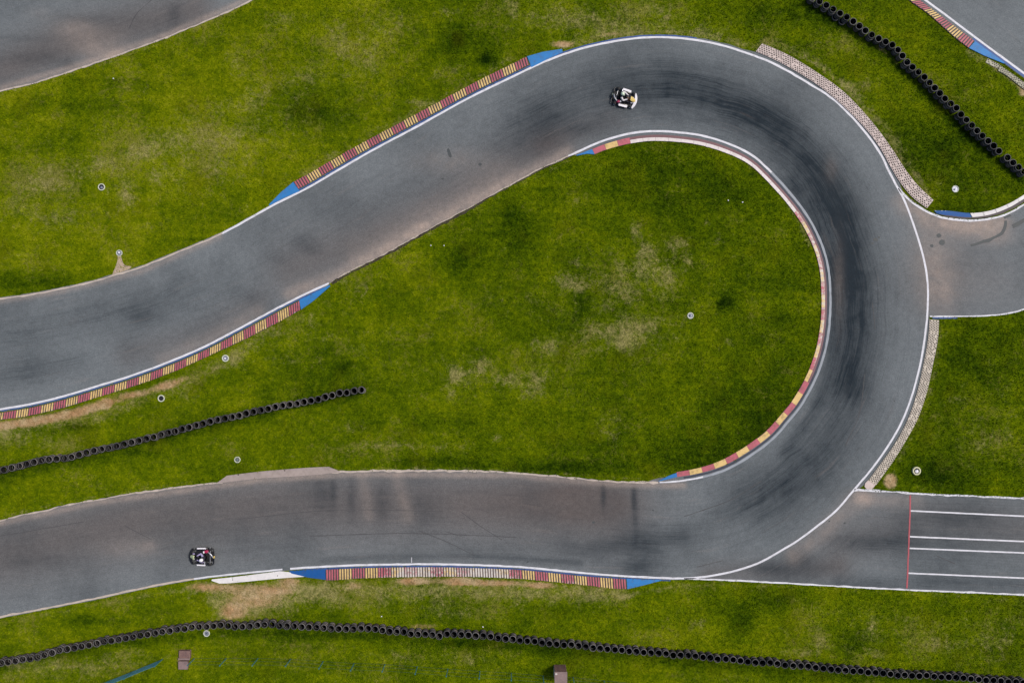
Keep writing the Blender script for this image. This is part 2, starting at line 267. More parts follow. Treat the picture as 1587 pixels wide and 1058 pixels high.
# ------------------------------------------------------------------ materials
class NT:
    def __init__(s, name):
        s.m = bpy.data.materials.new(name); s.m.use_nodes = True; s.t = s.m.node_tree; s.t.nodes.clear()
        s.out = s.t.nodes.new('ShaderNodeOutputMaterial'); s.b = s.t.nodes.new('ShaderNodeBsdfPrincipled')
        s.t.links.new(s.b.outputs[0], s.out.inputs[0]); s.b.inputs['Roughness'].default_value = .8
    def put(s, sock, v):
        if isinstance(v, bpy.types.NodeSocket): s.t.links.new(v, sock)
        elif v is not None:
            if hasattr(v, '__len__') and len(v) == 3 and sock.type == 'RGBA': v = (*v, 1)
            sock.default_value = v
    def node(s, typ, ins={}, out=0, **kw):
        n = s.t.nodes.new(typ)
        for k, v in kw.items(): setattr(n, k, v)
        for k, v in ins.items(): s.put(n.inputs[k], v)
        return n.outputs[out]
    def pos(s): return s.node('ShaderNodeNewGeometry', out='Position')
    def objc(s): return s.node('ShaderNodeTexCoord', out='Object')
    def uv(s): return s.node('ShaderNodeUVMap', uv_map='UVMap')
    def rnd(s): return s.node('ShaderNodeObjectInfo', out='Random')
    def attr(s, n, out='Fac'): return s.node('ShaderNodeAttribute', out=out, attribute_name=n)
    def rgb(s, n):
        q = s.t.nodes.new('ShaderNodeSeparateColor'); s.t.links.new(s.attr(n, 'Color'), q.inputs[0]); return q.outputs
    def noise(s, vec, scale, det=4, rough=.6, dist=0):
        return s.node('ShaderNodeTexNoise', {'Vector': vec, 'Scale': scale, 'Detail': det, 'Roughness': rough, 'Distortion': dist})
    def scale(s, vec, v): return s.node('ShaderNodeVectorMath', {0: vec, 1: v}, operation='MULTIPLY')
    def m2(s, op, a, b=0, clamp=False): return s.node('ShaderNodeMath', {0: a, 1: b}, operation=op, use_clamp=clamp)
    def lin(s, v, a, b, c=0.0, d=1.0, smooth=False):
        return s.node('ShaderNodeMapRange', {'Value': v, 'From Min': a, 'From Max': b, 'To Min': c, 'To Max': d}, interpolation_type='SMOOTHSTEP' if smooth else 'LINEAR')
    def mix(s, f, a, b, mode='MIX'):
        n = s.t.nodes.new('ShaderNodeMix'); n.data_type = 'RGBA'; n.blend_type = mode
        s.put(n.inputs[0], f); s.put(n.inputs[6], a); s.put(n.inputs[7], b); return n.outputs[2]
    def bump(s, h, dist, strength=1.0):
        s.put(s.b.inputs['Normal'], s.node('ShaderNodeBump', {'Height': h, 'Distance': dist, 'Strength': strength}))
    def done(s, c, rough=None, metal=None, spec=None):
        s.put(s.b.inputs['Base Color'], c)
        if rough is not None: s.put(s.b.inputs['Roughness'], rough)
        if metal is not None: s.put(s.b.inputs['Metallic'], metal)
        if spec is not None: s.put(s.b.inputs['Specular IOR Level'], spec)
        return s.m

def mat_grass(name, blades):
    n = NT(name); p = n.pos(); f = n.rgb('field')
    big = n.noise(p, .11, 3, .55); mid = n.noise(p, .55, 5, .62, .4); fine = n.noise(p, 2.6, 5, .7); grain = n.noise(p, 9.0, 4, .75)
    t = n.m2('ADD', n.m2('MULTIPLY', n.m2('SUBTRACT', big, .5), .6), n.m2('MULTIPLY', n.m2('SUBTRACT', mid, .5), .80))
    mow = n.noise(n.scale(p, (.12, 2.0, 1)), 1.0, 4, .6); t = n.m2('ADD', t, n.m2('MULTIPLY', n.m2('SUBTRACT', mow, .5), .28))
    t = n.m2('ADD', t, n.m2('MULTIPLY', n.m2('SUBTRACT', fine, .5), .95)); t = n.m2('ADD', t, n.m2('MULTIPLY', n.m2('SUBTRACT', grain, .5), .95))
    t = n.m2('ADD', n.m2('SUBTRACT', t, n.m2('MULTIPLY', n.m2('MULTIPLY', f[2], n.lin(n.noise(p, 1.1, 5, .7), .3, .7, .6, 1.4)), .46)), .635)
    c = n.node('ShaderNodeValToRGB', {0: t})
    r = c.node.color_ramp; r.elements[0].position = 0; r.elements[0].color = (.010, .026, .0010, 1); r.elements[1].position = 1; r.elements[1].color = (.27, .285, .012, 1)
    e = r.elements.new(.27); e.color = (.040, .074, .0010, 1); e = r.elements.new(.52); e.color = (.091, .136, .0010, 1); e = r.elements.new(.76); e.color = (.168, .207, .0015, 1)
    hue = n.noise(n.scale(p, (1, 1, 0)), .35, 3, .5)
    c = n.mix(n.lin(hue, .55, .72, 0, .32), c, (.115, .122, .002))
    thin = n.noise(p, 1.35, 8, .72, 2.2); thin2 = n.noise(p, .28, 3, .5)
    tm = n.lin(n.m2('ADD', n.m2('ADD', thin, n.m2('MULTIPLY', thin2, .55)), n.m2('SUBTRACT', n.m2('MULTIPLY', f[0], .12), n.m2('MULTIPLY', f[2], .10))), .81, .99, 0, .58, True)
    c = n.mix(tm, c, n.mix(n.lin(grain, .3, .7), (.150, .150, .018), (.245, .225, .055)))
    dn = n.noise(p, .95, 9, .74, .9); dn2 = n.noise(p, 4.2, 6, .75, .6)
    dm = n.m2('ADD', n.m2('ADD', n.m2('MULTIPLY', dn, 1.0), n.m2('MULTIPLY', dn2, .70)), n.m2('MULTIPLY', f[0], .29))
    dmask = n.lin(dm, .98, 1.31, 0, .76, True)
    dryc = n.mix(n.lin(n.m2('ADD', fine, grain), .78, 1.22), (.155, .150, .040), (.44, .375, .165))
    c = n.mix(dmask, c, dryc)
    sm = n.m2('ADD', n.m2('ADD', n.m2('MULTIPLY', n.noise(p, 1.6, 7, .75), .6), n.m2('MULTIPLY', dn2, .45)), n.m2('MULTIPLY', f[1], .64))
    smask = n.lin(sm, .74, 1.18, 0, .92, True)
    soilc = n.mix(n.lin(n.noise(p, .8, 3), .35, .65), (.47, .26, .13), (.56, .41, .24))
    soilc = n.mix(n.lin(n.m2('ADD', n.m2('ADD', fine, grain), dn2), 1.2, 1.65, .75, 0), soilc, (.17, .125, .045))
    c = n.mix(smask, c, soilc)
    if blades:
        a = n.attr('rnd'); c = n.mix(1.0, c, n.node('ShaderNodeCombineColor', {0: n.lin(a, 0, 1, .60, 1.46), 1: n.lin(a, 0, 1, .64, 1.42), 2: n.lin(a, 0, 1, .6, 1.2)}), 'MULTIPLY')
    else:
        n.bump(n.m2('ADD', grain, fine), .12, .8)
    return n.done(c, .95, spec=.02)

def mat_asphalt(name, along=True):
    n = NT(name); p = n.pos(); f = n.rgb('wear'); uv = n.uv()
    st = n.noise(n.scale(uv, (.10, 2.2, 1)), 1.0, 6, .65); st2 = n.noise(n.scale(uv, (.35, 9.0, 1)), 1.0, 4, .6)
    big = n.noise(p, .16, 4, .55); mid = n.noise(p, .9, 6, .65); grit = n.noise(p, 11, 5, .8); grit2 = n.noise(p, 34, 2, .7)
    c = n.mix(f[2], (.172, .191, .202), (.118, .099, .093))
    c = n.mix(n.lin(big, .3, .7), c, n.mix(.4, c, (.080, .088, .094)))
    r = n.m2('MULTIPLY', n.m2('MULTIPLY', f[0], 1.0), n.m2('MULTIPLY', n.lin(mid, .3, .7, .93, 1.07), n.m2('MULTIPLY', n.lin(st, .3, .7, .90, 1.10), n.lin(st2, .3, .7, .89, 1.11)))); r = n.m2('ADD', r, n.lin(st, .5, .75, 0, .13)); r = n.m2('ADD', r, n.lin(st2, .52, .75, 0, .15)); r = n.m2('ADD', r, n.lin(mid, .5, .75, 0, .09)); r = n.m2('ADD', r, n.lin(big, .5, .7, 0, .2))
    c = n.mix(n.m2('MULTIPLY', r, .92, True), c, (.012, .020, .028))
    d = n.m2('MULTIPLY', f[1], n.lin(mid, .3, .7, .55, 1.3)); d = n.m2('ADD', d, n.lin(n.noise(n.scale(uv, (.3, 3, 1)), .7, 4), .60, .8, 0, .16))
    c = n.mix(n.m2('MULTIPLY', d, .85, True), c, (.37, .295, .25))
    g = n.lin(grit, .3, .7, .70, 1.3); g = n.m2('MULTIPLY', g, n.lin(grit2, .3, .7, .82, 1.18)); g = n.m2('MULTIPLY', g, n.lin(n.noise(p, 2.6, 6, .7), .3, .7, .88, 1.12))
    c = n.mix(1.0, c, n.node('ShaderNodeCombineColor', {0: g, 1: g, 2: g}), 'MULTIPLY')
    n.bump(grit2, .01, .4)
    return n.done(c, n.lin(r, 0, 1, .90, .78), spec=.16)

def mat_paint(name, c0, chip, lo=.62, hi=.72, dirt=.35, scale=5.0, base=0.0, rough=.6):
    """worn paint: chips by noise plus the 'wearv' attribute, dirt blotches"""
    n = NT(name); p = n.pos()
    w = n.m2('ADD', n.m2('MULTIPLY', n.noise(p, scale, 6, .75), .8), n.m2('MULTIPLY', n.attr('wearv'), .4)); w = n.m2('ADD', w, base)
    c = n.mix(n.lin(n.noise(p, 1.3, 5, .6), .3, .7, 0, .35), c0, tuple(v * .55 for v in c0))
    c = n.mix(n.lin(w, lo, hi), c, chip)
    c = n.mix(n.lin(n.noise(p, 2.7, 6, .7), .48, .75, 0, dirt), c, (.10, .075, .055))
    return n.done(c, rough, spec=.3)
def mat_plain(name, c0, rough=.5, metal=0.0, var=.25, scale=4, spec=.5, coat=0.0):
    n = NT(name); p = n.objc()
    c = n.mix(n.lin(n.noise(p, scale, 5, .6), .3, .7, 0, var), c0, tuple(v * .45 for v in c0))
    n.b.inputs['Coat Weight'].default_value = coat
    return n.done(c, rough, metal, spec)
def mat_tyre():
    n = NT('tyre_rubber'); p = n.objc(); r = n.rnd()
    z = n.node('ShaderNodeSeparateXYZ', {0: n.node('ShaderNodeTexCoord', out='Normal')}, out=2)
    base = n.mix(r, (.004, .004, .0045), (.009, .008, .008))  # near-black base puts the shade of the tyre holes into the colour
    dusty = n.mix(n.rnd(), (.07, .07, .078), (.21, .20, .195))
    rad = n.node('ShaderNodeVectorMath', {0: n.scale(p, (1, 1, 0))}, out='Value', operation='LENGTH')
    k = n.m2('MULTIPLY', n.m2('MULTIPLY', n.lin(rad, .224, .232, 0, 1), n.m2('MULTIPLY', n.lin(z, .1, .5), n.lin(n.node('ShaderNodeSeparateXYZ', {0: p}, out=2), .13, .15))), n.lin(n.noise(p, 6, 5, .7), .3, .6, .6, 1))
    side = n.m2('MULTIPLY', n.lin(rad, .262, .272, 0, 1), n.lin(n.noise(p, 4, 5, .7), .3, .65, .1, .9))
    c = n.mix(side, base, n.mix(r, (.030, .027, .028), (.085, .062, .050)))
    c = n.mix(k, c, dusty)
    c = n.mix(n.m2('MULTIPLY', n.lin(rad, .262, .272), n.lin(n.noise(p, 3.0, 5, .7), .55, .75, 0, .5)), c, (.16, .10, .06))
    return n.done(c, .85, spec=.25)
M = {}
M['ground'] = mat_grass('turf_ground', False); M['blade'] = mat_grass('turf_blades', True); M['asphalt'] = mat_asphalt('track_asphalt')
CHIP = (.62, .57, .52)
M['white'] = mat_paint('worn_white_paint', (.74, .74, .79), (.22, .22, .23), .57, .75, .35)
M['dullwhite'] = mat_paint('rubbed_grey_white_paint', (.33, .36, .40), (.10, .11, .12), .52, .74, .25)
M['beige'] = mat_paint('sandy_edge_paint', (.55, .47, .40), (.20, .17, .15), .50, .72, .4)
M['blueline'] = mat_paint('dark_blue_line_paint', (.045, .10, .30), (.12, .12, .15), .5, .72, .3)
M['darkline'] = mat_paint('rubbered_dark_strip', (.040, .048, .075), (.10, .10, .11), .5, .72, .3)
M['redline'] = mat_paint('faded_red_line_paint', (.46, .10, .12), (.12, .10, .10), .62, .8, .2)
M['red'] = mat_paint('kerb_red_paint', (.50, .130, .165), CHIP, .57, .74, .7)
M['yellow'] = mat_paint('kerb_yellow_paint', (.76, .53, .21), CHIP, .57, .74, .65)
M['blue'] = mat_paint('kerb_blue_paint', (.030, .21, .53), (.30, .40, .50), .60, .78, .5)
M['deepblue'] = mat_paint('kerb_deep_blue_paint', (.008, .095, .33), (.75, .74, .74), .66, .72, .2)
M['kerbwhite'] = mat_paint('kerb_white_paint', (.76, .69, .67), (.32, .10, .14), .70, .76, .28)
M['kerbbase'] = mat_paint('dirty_kerb_concrete', (.075, .060, .065), (.17, .13, .11), .5, .85, .4)
M['rosebase'] = mat_paint('rose_stained_kerb_concrete', (.20, .105, .115), (.30, .21, .18), .55, .75, .4)
M['slab'] = mat_paint('white_concrete_paint', (.80, .77, .76), (.55, .45, .38), .66, .8, .15)
M['concrete'] = mat_paint('weathered_concrete', (.40, .33, .30), (.17, .20, .27), .56, .70, .4)
M['paver'] = mat_paint('pinkish_grid_paver_concrete', (.64, .53, .49), (.45, .39, .34), .6, .8, .3)
M['paverwarm'] = mat_paint('sandy_grid_paver_concrete', (.60, .53, .44), (.42, .38, .32), .6, .8, .3)
M['pavermoss'] = mat_paint('mossy_grid_paver_concrete', (.44, .42, .32), (.16, .18, .07), .5, .7, .3)
M['patch'] = mat_paint('dark_tar_patch', (.066, .076, .080), (.15, .15, .155), .52, .70, .3, 7)
M['skid'] = mat_paint('tyre_skid_rubber', (.062, .062, .066), (.115, .11, .11), .46, .60, .1, 6)
M['sand'] = mat_paint('pale_washed_sand', (.50, .385, .29), (.30, .21, .15), .62, .85, .3)
M['edge'] = mat_paint('dark_broken_edge_soil', (.045, .034, .022), (.26, .19, .13), .55, .68, .3, 4)
M['pit_dirt'] = mat_paint('dark_pit_dirt', (.022, .02, .02), (.05, .04, .03), .5, .8, .2)
M['tyre'] = mat_tyre(); M['hollow'] = mat_plain('hole_shade_black', (.008, .007, .006), .95, 0, .3, 6, .05)  # last one: black that paints the shade inside the tyre holes

# ------------------------------------------------------------------ flat ribbons and sheets
POLYS = []                                    # paved outlines (pixels), no grass blades grow there
def add_poly(a, b): POLYS.append(np.vstack((a, b[::-1])))
def ribbon_mesh(name, a, b, z, across=1, fields=None, wear=None):
    """sheet between two equally sampled pixel curves"""
    n = len(a); t = np.linspace(0, 1, across + 1)
    px = a[:, None, :] * (1 - t)[None, :, None] + b[:, None, :] * t[None, :, None]
    flat = px.reshape(-1, 2); v = WN(flat, z)
    i = np.arange(n - 1)[:, None] * (across + 1) + np.arange(across)[None, :]
    f = np.stack((i, i + 1, i + across + 2, i + across + 1), -1).reshape(-1, 4)
    me = mesh_np(name, v, f)
    if me.polygons[0].normal.z < 0: me.flip_normals()
    s = arclen((a + b) / 2) * S; wd = np.linalg.norm(b - a, axis=1) * S
    uvx = np.repeat(s, across + 1); uvy = (wd[:, None] * t[None, :]).ravel()
    li = np.zeros(len(me.loops), np.int32); me.loops.foreach_get('vertex_index', li)
    u = me.uv_layers.new(name='UVMap'); u.data.foreach_set('uv', np.column_stack((uvx, uvy))[li].astype(np.float32).ravel())
    if fields is not None: attr_color(me, 'wear', fields(flat[:, 0], flat[:, 1]))
    else: attr_float(me, 'wearv', wear(flat[:, 0], flat[:, 1]) if callable(wear) else np.full(len(flat), wear or 0.0))
    return me
def sheet(name, a, b, z, across, mat=None, cover=True):
    o = link(name, ribbon_mesh(name, a, b, z, across, track_fields), mat or M['asphalt']); tag(o, kind='structure')
    if cover: add_poly(a, b)
    return o
def line(name, p, w, mat, z, wear=0.0, wj=.12, seed=1):
    n = max(3, int(arclen(p)[-1] / 2)); p = resample(p, n)
    w = w * .84 if w > 2.5 and 'line' in name and 'dark' not in name else w
    hw = w / 2 * (1 + wob(n, wj, 4, seed)); hw2 = w / 2 * (1 + wob(n, wj, 4, seed + 50))
    o = link(name, ribbon_mesh(name, offset(p, hw), offset(p, -hw2), z, 1, None, wear), mat); tag(o, kind='structure'); return o

# main circuit: outer and inner edges matched knot by knot
A = []; Bq = []
for (o0, i0), (o1, i1) in zip(KNOTS[:-1], KNOTS[1:]):
    a = between(OUT, o0, o1); b = between(INN, i0, i1); n = max(8, int(max(arclen(a)[-1], arclen(b)[-1]) / 3))
    A.append(resample(a, n)[:-1]); Bq.append(resample(b, n)[:-1])
A = np.vstack(A + [OUT[-1:]]); Bq = np.vstack(Bq + [INN[-1:]])
ctr = (A + Bq) / 2
def outw(p, ref, d):                          # move a curve away from a reference curve by d pixels
    nn = normals(p); sgn = np.sign(((p - ref) * nn).sum(1))[:, None]
    return p + nn * sgn * (d[:, None] if hasattr(d, '__len__') else d)
ext_o = np.full(len(A), 2.2)
for q, (x, y) in enumerate(A):
    if x > 1165: ext_o[q] = 6.5 if y < 300 or 497 < y < 757 else 1.5
    if 860 < x <= 1165 and y < 100: ext_o[q] = 4.0
ext_o = np.convolve(np.pad(ext_o, 4, 'edge'), np.ones(9) / 9, 'valid')
ext_i = np.full(len(Bq), .8)
for q, (x, y) in enumerate(Bq):
    if x > 1010 and 200 < y < 760 or (x > 890 and y < 240): ext_i[q] = 7
    if x < 515 and 440 < y < 700: ext_i[q] = 3
ext_i = np.convolve(np.pad(ext_i, 4, 'edge'), np.ones(9) / 9, 'valid')
EA = outw(A, ctr, ext_o + wob(len(A), .35, 3, 3)); EB = outw(Bq, ctr, ext_i + wob(len(A), .55, 2.5, 4))
sheet('race_track', EA, EB, .012, 50)
# pit lane and link road lie one sheet lower and slide under the circuit
n = 160; o_arc = resample(between(OUT, (1060, 896), (1324, 758)), n)
mid1 = resample(np.vstack((o_arc, PIT_TOP)), 260); bot1 = resample(PIT_BOT, 260)
# left edge of the pit lane reaches a little inside the circuit so that no gap shows
mid1in = mid1.copy(); 
for q in range(len(mid1)):
    if mid1[q, 0] < 1322: mid1in[q] += np.array((-6, -6))
sheet('pit_lane', offset(mid1in, 0), outw(bot1, mid1, 1.0 + wob(260, .5, 3, 9)), .008, 30)
lt = resample(LINK_TOP, 130); lb = resample(LINK_BOT, 130)
oa = resample(between(OUT, (1437, 489), (1389, 288)), 60) + np.array((-8, 0))
edge_l = resample(np.vstack((LINK_BOT[:1] + np.array((-8, 0)), oa, LINK_TOP[:1])), 40)
# link road as a fan of cross-sections from the circuit to beyond the frame
lt2 = np.vstack((LINK_TOP[:1] + np.array((-8, -4)), LINK_TOP)); lb2 = np.vstack((LINK_BOT[:1] + np.array((-10, 0)), LINK_BOT))
sheet('link_road', resample(lt2, 130) + np.array((0, -1.0)), outw(resample(lb2, 130), resample(lt2, 130), .6 + wob(130, .5, 3, 5)), .008, 50)
ba = np.vstack([resample(between(OUT, (1437, 489), (1389, 288)), 60)]); POLYS.append(np.vstack((ba, LINK_TOP[:30], LINK_BOT[:30][::-1])))
ks = link('link_road', ribbon_mesh('link_road', resample(between(OUT, (1437, 489), (1389, 288)), 60) + np.array((-6, 0)), resample(np.array([(1480., 492.), (1480., 420.), (1440., 329.)]), 60), .004, 14, track_fields), M['asphalt']); tag(ks, kind='structure')
tl = resample(TL_EDGE, 260)
sheet('upper_road', tl + np.array((-70, -200)), outw(tl, tl + np.array((-70, -200)), 1.2 + wob(260, .5, 2.5, 6)), .008, 60)
tr = resample(TR_LINE, 200)
sheet('approach_road', offset(tr, -6) if offset(tr, -6)[100, 0] < tr[100, 0] else offset(tr, 6), tr + np.array((190, -250)), .008, 60)

def CTRREF(p):
    idx = [int(np.argmin(((ctr - q) ** 2).sum(1))) for q in p]; return ctr[idx]
def off_o(p, q, d): c = between(OUT, p, q); return outw(c, CTRREF(c), d)
def off_i(p, q, d): c = between(INN, p, q); return outw(c, CTRREF(c), d)

# painted lines
z1 = .017
line('track_edge_line', between(OUT, (300, 897), (437, 882.5)), 3.0, M['white'], z1, .12)
line('track_edge_line', between(OUT, (450, 880.7), (1060, 896)), 3.6, M['white'], z1, .08)
line('track_edge_line', between(OUT, (1060, 896), (1386, 283)), 3.6, M['white'], z1, -.15, .06)
line('track_edge_line', between(OUT, (1386, 283), (1168, 86.5)), 3.9, M['white'], z1, -.02, .12)
line('track_edge_line', between(OUT, (1167, 86), (345, 361.5)), 3.7, M['white'], z1, -.12, .08)
line('track_edge_line', between(OUT, (345, 361.5), (-200, 485)), 3.0, M['beige'], z1, -.1, .3)
line('track_edge_line', between(OUT, (-200, 1000), (300, 897)), 3.4, M['beige'], z1, -.35, .18, 3)
line('track_edge_line', between(INN, (510, 439), (-200, 668)), 3.6, M['white'], z1, -.08, .1, 4)
line('track_edge_line', between(INN, (1022, 747), (1090, 738.5)), 2.8, M['white'], z1, -.05, .12, 5)
line('track_edge_line', between(INN, (1090, 738.5), (1195, 267)), 4.2, M['dullwhite'], z1, .02, .1, 5)
line('track_edge_line', between(INN, (1195, 267), (880, 242)), 3.8, M['white'], z1, .16, .1, 6)
line('track_edge_line', between(INN, (880, 242), (515, 436)), 2.0, M['beige'], z1, .3, .5, 7)
line('soil_edge', off_i((745, 311), (513, 437), 2.2), 3.4, M['edge'], z1, .0, .45, 71)
line('soil_edge', off_i((890, 238), (745, 311), 1.8), 1.8, M['edge'], z1, .12, .6, 72)
line('track_edge_line', between(INN, (-200, 862), (345, 747)), 2.0, M['beige'], z1, .05, .5, 8)
line('track_edge_line', between(INN, (515, 732), (1020, 747)), 3.2, M['beige'], z1, .0, .5, 9)
line('dark_kerb_line', offset(between(OUT, (470, 879.2), (1040, 895.5)), 3.4), 2.2, M['blueline'], z1, .0)
line('dark_kerb_line', offset(between(OUT, (860, 89.5), (445, 307.5)), 3.2), 2.4, M['blueline'], z1, .05)
line('dark_kerb_line', offset(between(OUT, (1080, 62.5), (860, 89.5)), 3.0), 2.0, M['blueline'], z1, .1)
line('dark_kerb_line', offset(between(INN, (500, 443), (0, 634)), -3.2), 2.0, M['blueline'], z1, .1)
line('dark_kerb_line', offset(between(INN, (1060, 743.5), (1195, 267)), -4.4), 2.6, M['darkline'], z1, .05)
line('link_road_line', LINK_TOP[3:], 3.8, M['white'], z1, -.02, .15, 11)
line('link_road_line', LINK_BOT[2:], 2.6, M['white'], z1, .05, .2, 12)
line('dark_kerb_line', offset(LINK_BOT[4:24], -2.6) if offset(LINK_BOT, -2.6)[5, 1] > LINK_BOT[5, 1] else offset(LINK_BOT[4:24], 2.6), 2.4, M['blueline'], .014, .0)
line('pit_lane_line', PIT_TOP[:22], 4.2, M['white'], z1, -.1, .1, 13)
line('pit_lane_line', PIT_TOP[22:], 3.0, M['white'], z1, .08, .35, 14)
line('pit_lane_line', PIT_BOT, 2.8, M['white'], z1, .0, .25, 15)
for a, b in (((1411, 791), (1600, 800)), ((1410, 831), (1600, 839)), ((1409.5, 849), (1600, 856.7)), ((1407.5, 887.5), (1600, 895.7))):
    line('grid_lane_line', np.array([a, b], float), 2.7, M['white'], z1, -.12, .06, int(a[1]))
line('pit_start_line', np.array([(1410.6, 767), (1410.2, 791), (1406.6, 887), (1405.3, 911)], float), 2.6, M['redline'], .021, .0, .1, 17)
line('upper_road_line', between(TL_EDGE, (-150, 180), (480, -48)), 2.6, M['beige'], .013, .02, .45, 18)
line('approach_road_line', TR_LINE, 3.8, M['white'], .013, -.15, .06, 19)
line('dark_kerb_line', offset(between(TR_LINE, (1510, 57), (1680, 182)), 3.6) if offset(TR_LINE, 3.6)[100, 1] > TR_LINE[100, 1] else offset(between(TR_LINE, (1510, 57), (1680, 182)), -3.6), 3.4, M['blueline'], .013, -.1)
line('timing_mark', np.array([(638, 863), (638, 871)], float), .9, M['white'], .016, .15)
def patch(name, pts, z=.016, mat='patch'):
    p = np.asarray(pts, float); c = p.mean(0); k = len(p); ring = dense(np.vstack((p, p[:1])), 1.0)[:-1]
    ring = ring + rng.normal(0, .18, ring.shape); m = len(ring)
    v = np.vstack((WN(ring, z), WN(c[None], z))); f = [(i, (i + 1) % m, m) for i in range(m)]
    me = mesh_np(name, v, f)
    if me.polygons[0].normal.z < 0: me.flip_normals()
    attr_float(me, 'wearv', np.zeros(len(v))); return tag(link(name, me, M[mat]), kind='structure')
patch('sand_washout', [(182.5, 397), (187.5, 397), (190, 405), (194, 411), (203, 413), (201, 417), (190, 421), (174, 427), (178, 416), (182, 405)], .011, 'sand')
patch('tar_patch', [(692.5, 232), (695, 230), (698, 235), (700, 243), (697.5, 244.5), (694, 239)])
for w, pts in ((4.6, [(1504, 380), (1514, 378), (1530, 373), (1545, 366), (1554, 359), (1558, 350), (1558, 342)]), (6.5, [(1569, 351), (1578, 346), (1590, 339), (1610, 328)]), (4, [(1556, 338), (1566, 333)])):
    line('tar_patch', dense(pts, 1), w, M['patch'], .0135, .0, .22, int(pts[0][0]))
for x, y, r in ((1352, 377, 2.0), (1357, 371.5, 3.2), (1362, 368, 1.6), (1455, 365, 3.2), (1460, 376, 4.2), (1444, 381, 2.6), (920, 809, 2.0), (744, 255, 2.4), (749, 278, 0), (818, 870, 1.4), (643, 796, 1.2), (1321, 837, 1.8), (1309, 810, 1.3), (686, 277, 1.6), (1285, 807, 1.2), (1012, 790, 1.3), (1386, 621, 1.0), (1286, 718, 1.2)):
    if r: patch('tar_patch', [(x + r * (1 + .3 * random.random()) * math.cos(a), y + r * .8 * (1 + .4 * random.random()) * math.sin(a)) for a in np.linspace(0, 6.28, 8)[:-1]])
for w, z, pts in ((.8, .0155, [(649, 822), (690, 838), (735, 860)]), (.8, .0155, [(715, 793), (745, 815), (778, 836)]), (.7, .0155, [(690, 823), (720, 832)]), (1.0, .0155, [(195, 815), (234, 835)]), (.8, .0155, [(0, 830), (60, 820), (130, 808)]), (1.0, .0125, [(1452, 861), (1480, 873)]), (.8, .0115, [(200, 45), (212, 22), (235, 0)]),
   (.8, .0125, [(1370, 830), (1385, 824)]), (.9, .0155, [(1352, 468), (1356, 510)]), (1.0, .0155, [(1340, 580), (1332, 640), (1310, 690)]), (.9, .0155, [(1180, 745), (1130, 775), (1060, 800)]),
   (.8, .0155, [(480, 830), (640, 826), (800, 832)]), (.7, .0155, [(360, 805), (520, 790), (690, 792)]), (.8, .0155, [(1080, 878), (1120, 868)])):
    line('skid_mark', dense(pts, 2), w, M['skid'], z, .12, .3, int(pts[0][0]) + int(pts[0][1]))

# ------------------------------------------------------------------ kerbs
def wear_of(spec):
    return (lambda x, y: fsum(x, y, spec)) if spec else (lambda x, y: np.zeros_like(x))
def kerb_piece(name, a, b, za, zb, mat, parent, wear=None, drop=.03, across=3):
    """solid wedge between pixel curves a (track side) and b (grass side)"""
    n = len(a); t = np.linspace(0, 1, across + 1)
    px = a[:, None, :] * (1 - t)[None, :, None] + b[:, None, :] * t[None, :, None]
    zz = (za * (1 - t) + zb * t)[None, :] + np.zeros((n, 1))
    top = np.dstack(((px[..., 0] - CX) * S, (CY - px[..., 1]) * S, zz)); m = across + 1
    V = [tuple(q) for q in top.reshape(-1, 3)]; F = []
    for i in range(n - 1):
        for j in range(across): F.append((i * m + j, (i + 1) * m + j, (i + 1) * m + j + 1, i * m + j + 1))
    k = len(V)
    rim = [i * m for i in range(n)] + [(n - 1) * m + j for j in range(1, m)] + [i * m + m - 1 for i in range(n - 2, -1, -1)] + [j for j in range(m - 2, 0, -1)]
    V += [(V[i][0], V[i][1], V[i][2] - drop) for i in rim]
    for q in range(len(rim)):
        q2 = (q + 1) % len(rim); F.append((rim[q], rim[q2], k + q2, k + q))
    return V, F
def solid(name, VF, mat, parent, wear=None):
    me = bpy.data.meshes.new(name); me.from_pydata(VF[0], [], VF[1]); me.update()
    bm = bmesh.new(); bm.from_mesh(me); bmesh.ops.recalc_face_normals(bm, faces=bm.faces); bm.to_mesh(me); bm.free()
    v = np.array(VF[0]); px, py = v[:, 0] / S + CX, CY - v[:, 1] / S
    attr_float(me, 'wearv', wear(px, py) if wear else np.zeros(len(v)))
    return link(name, me, mat, parent)
def sub(c, t0, t1, n=4): return resample(c, n, t0, t1)
def lerp(a, b, t): return a * (1 - t) + b * t
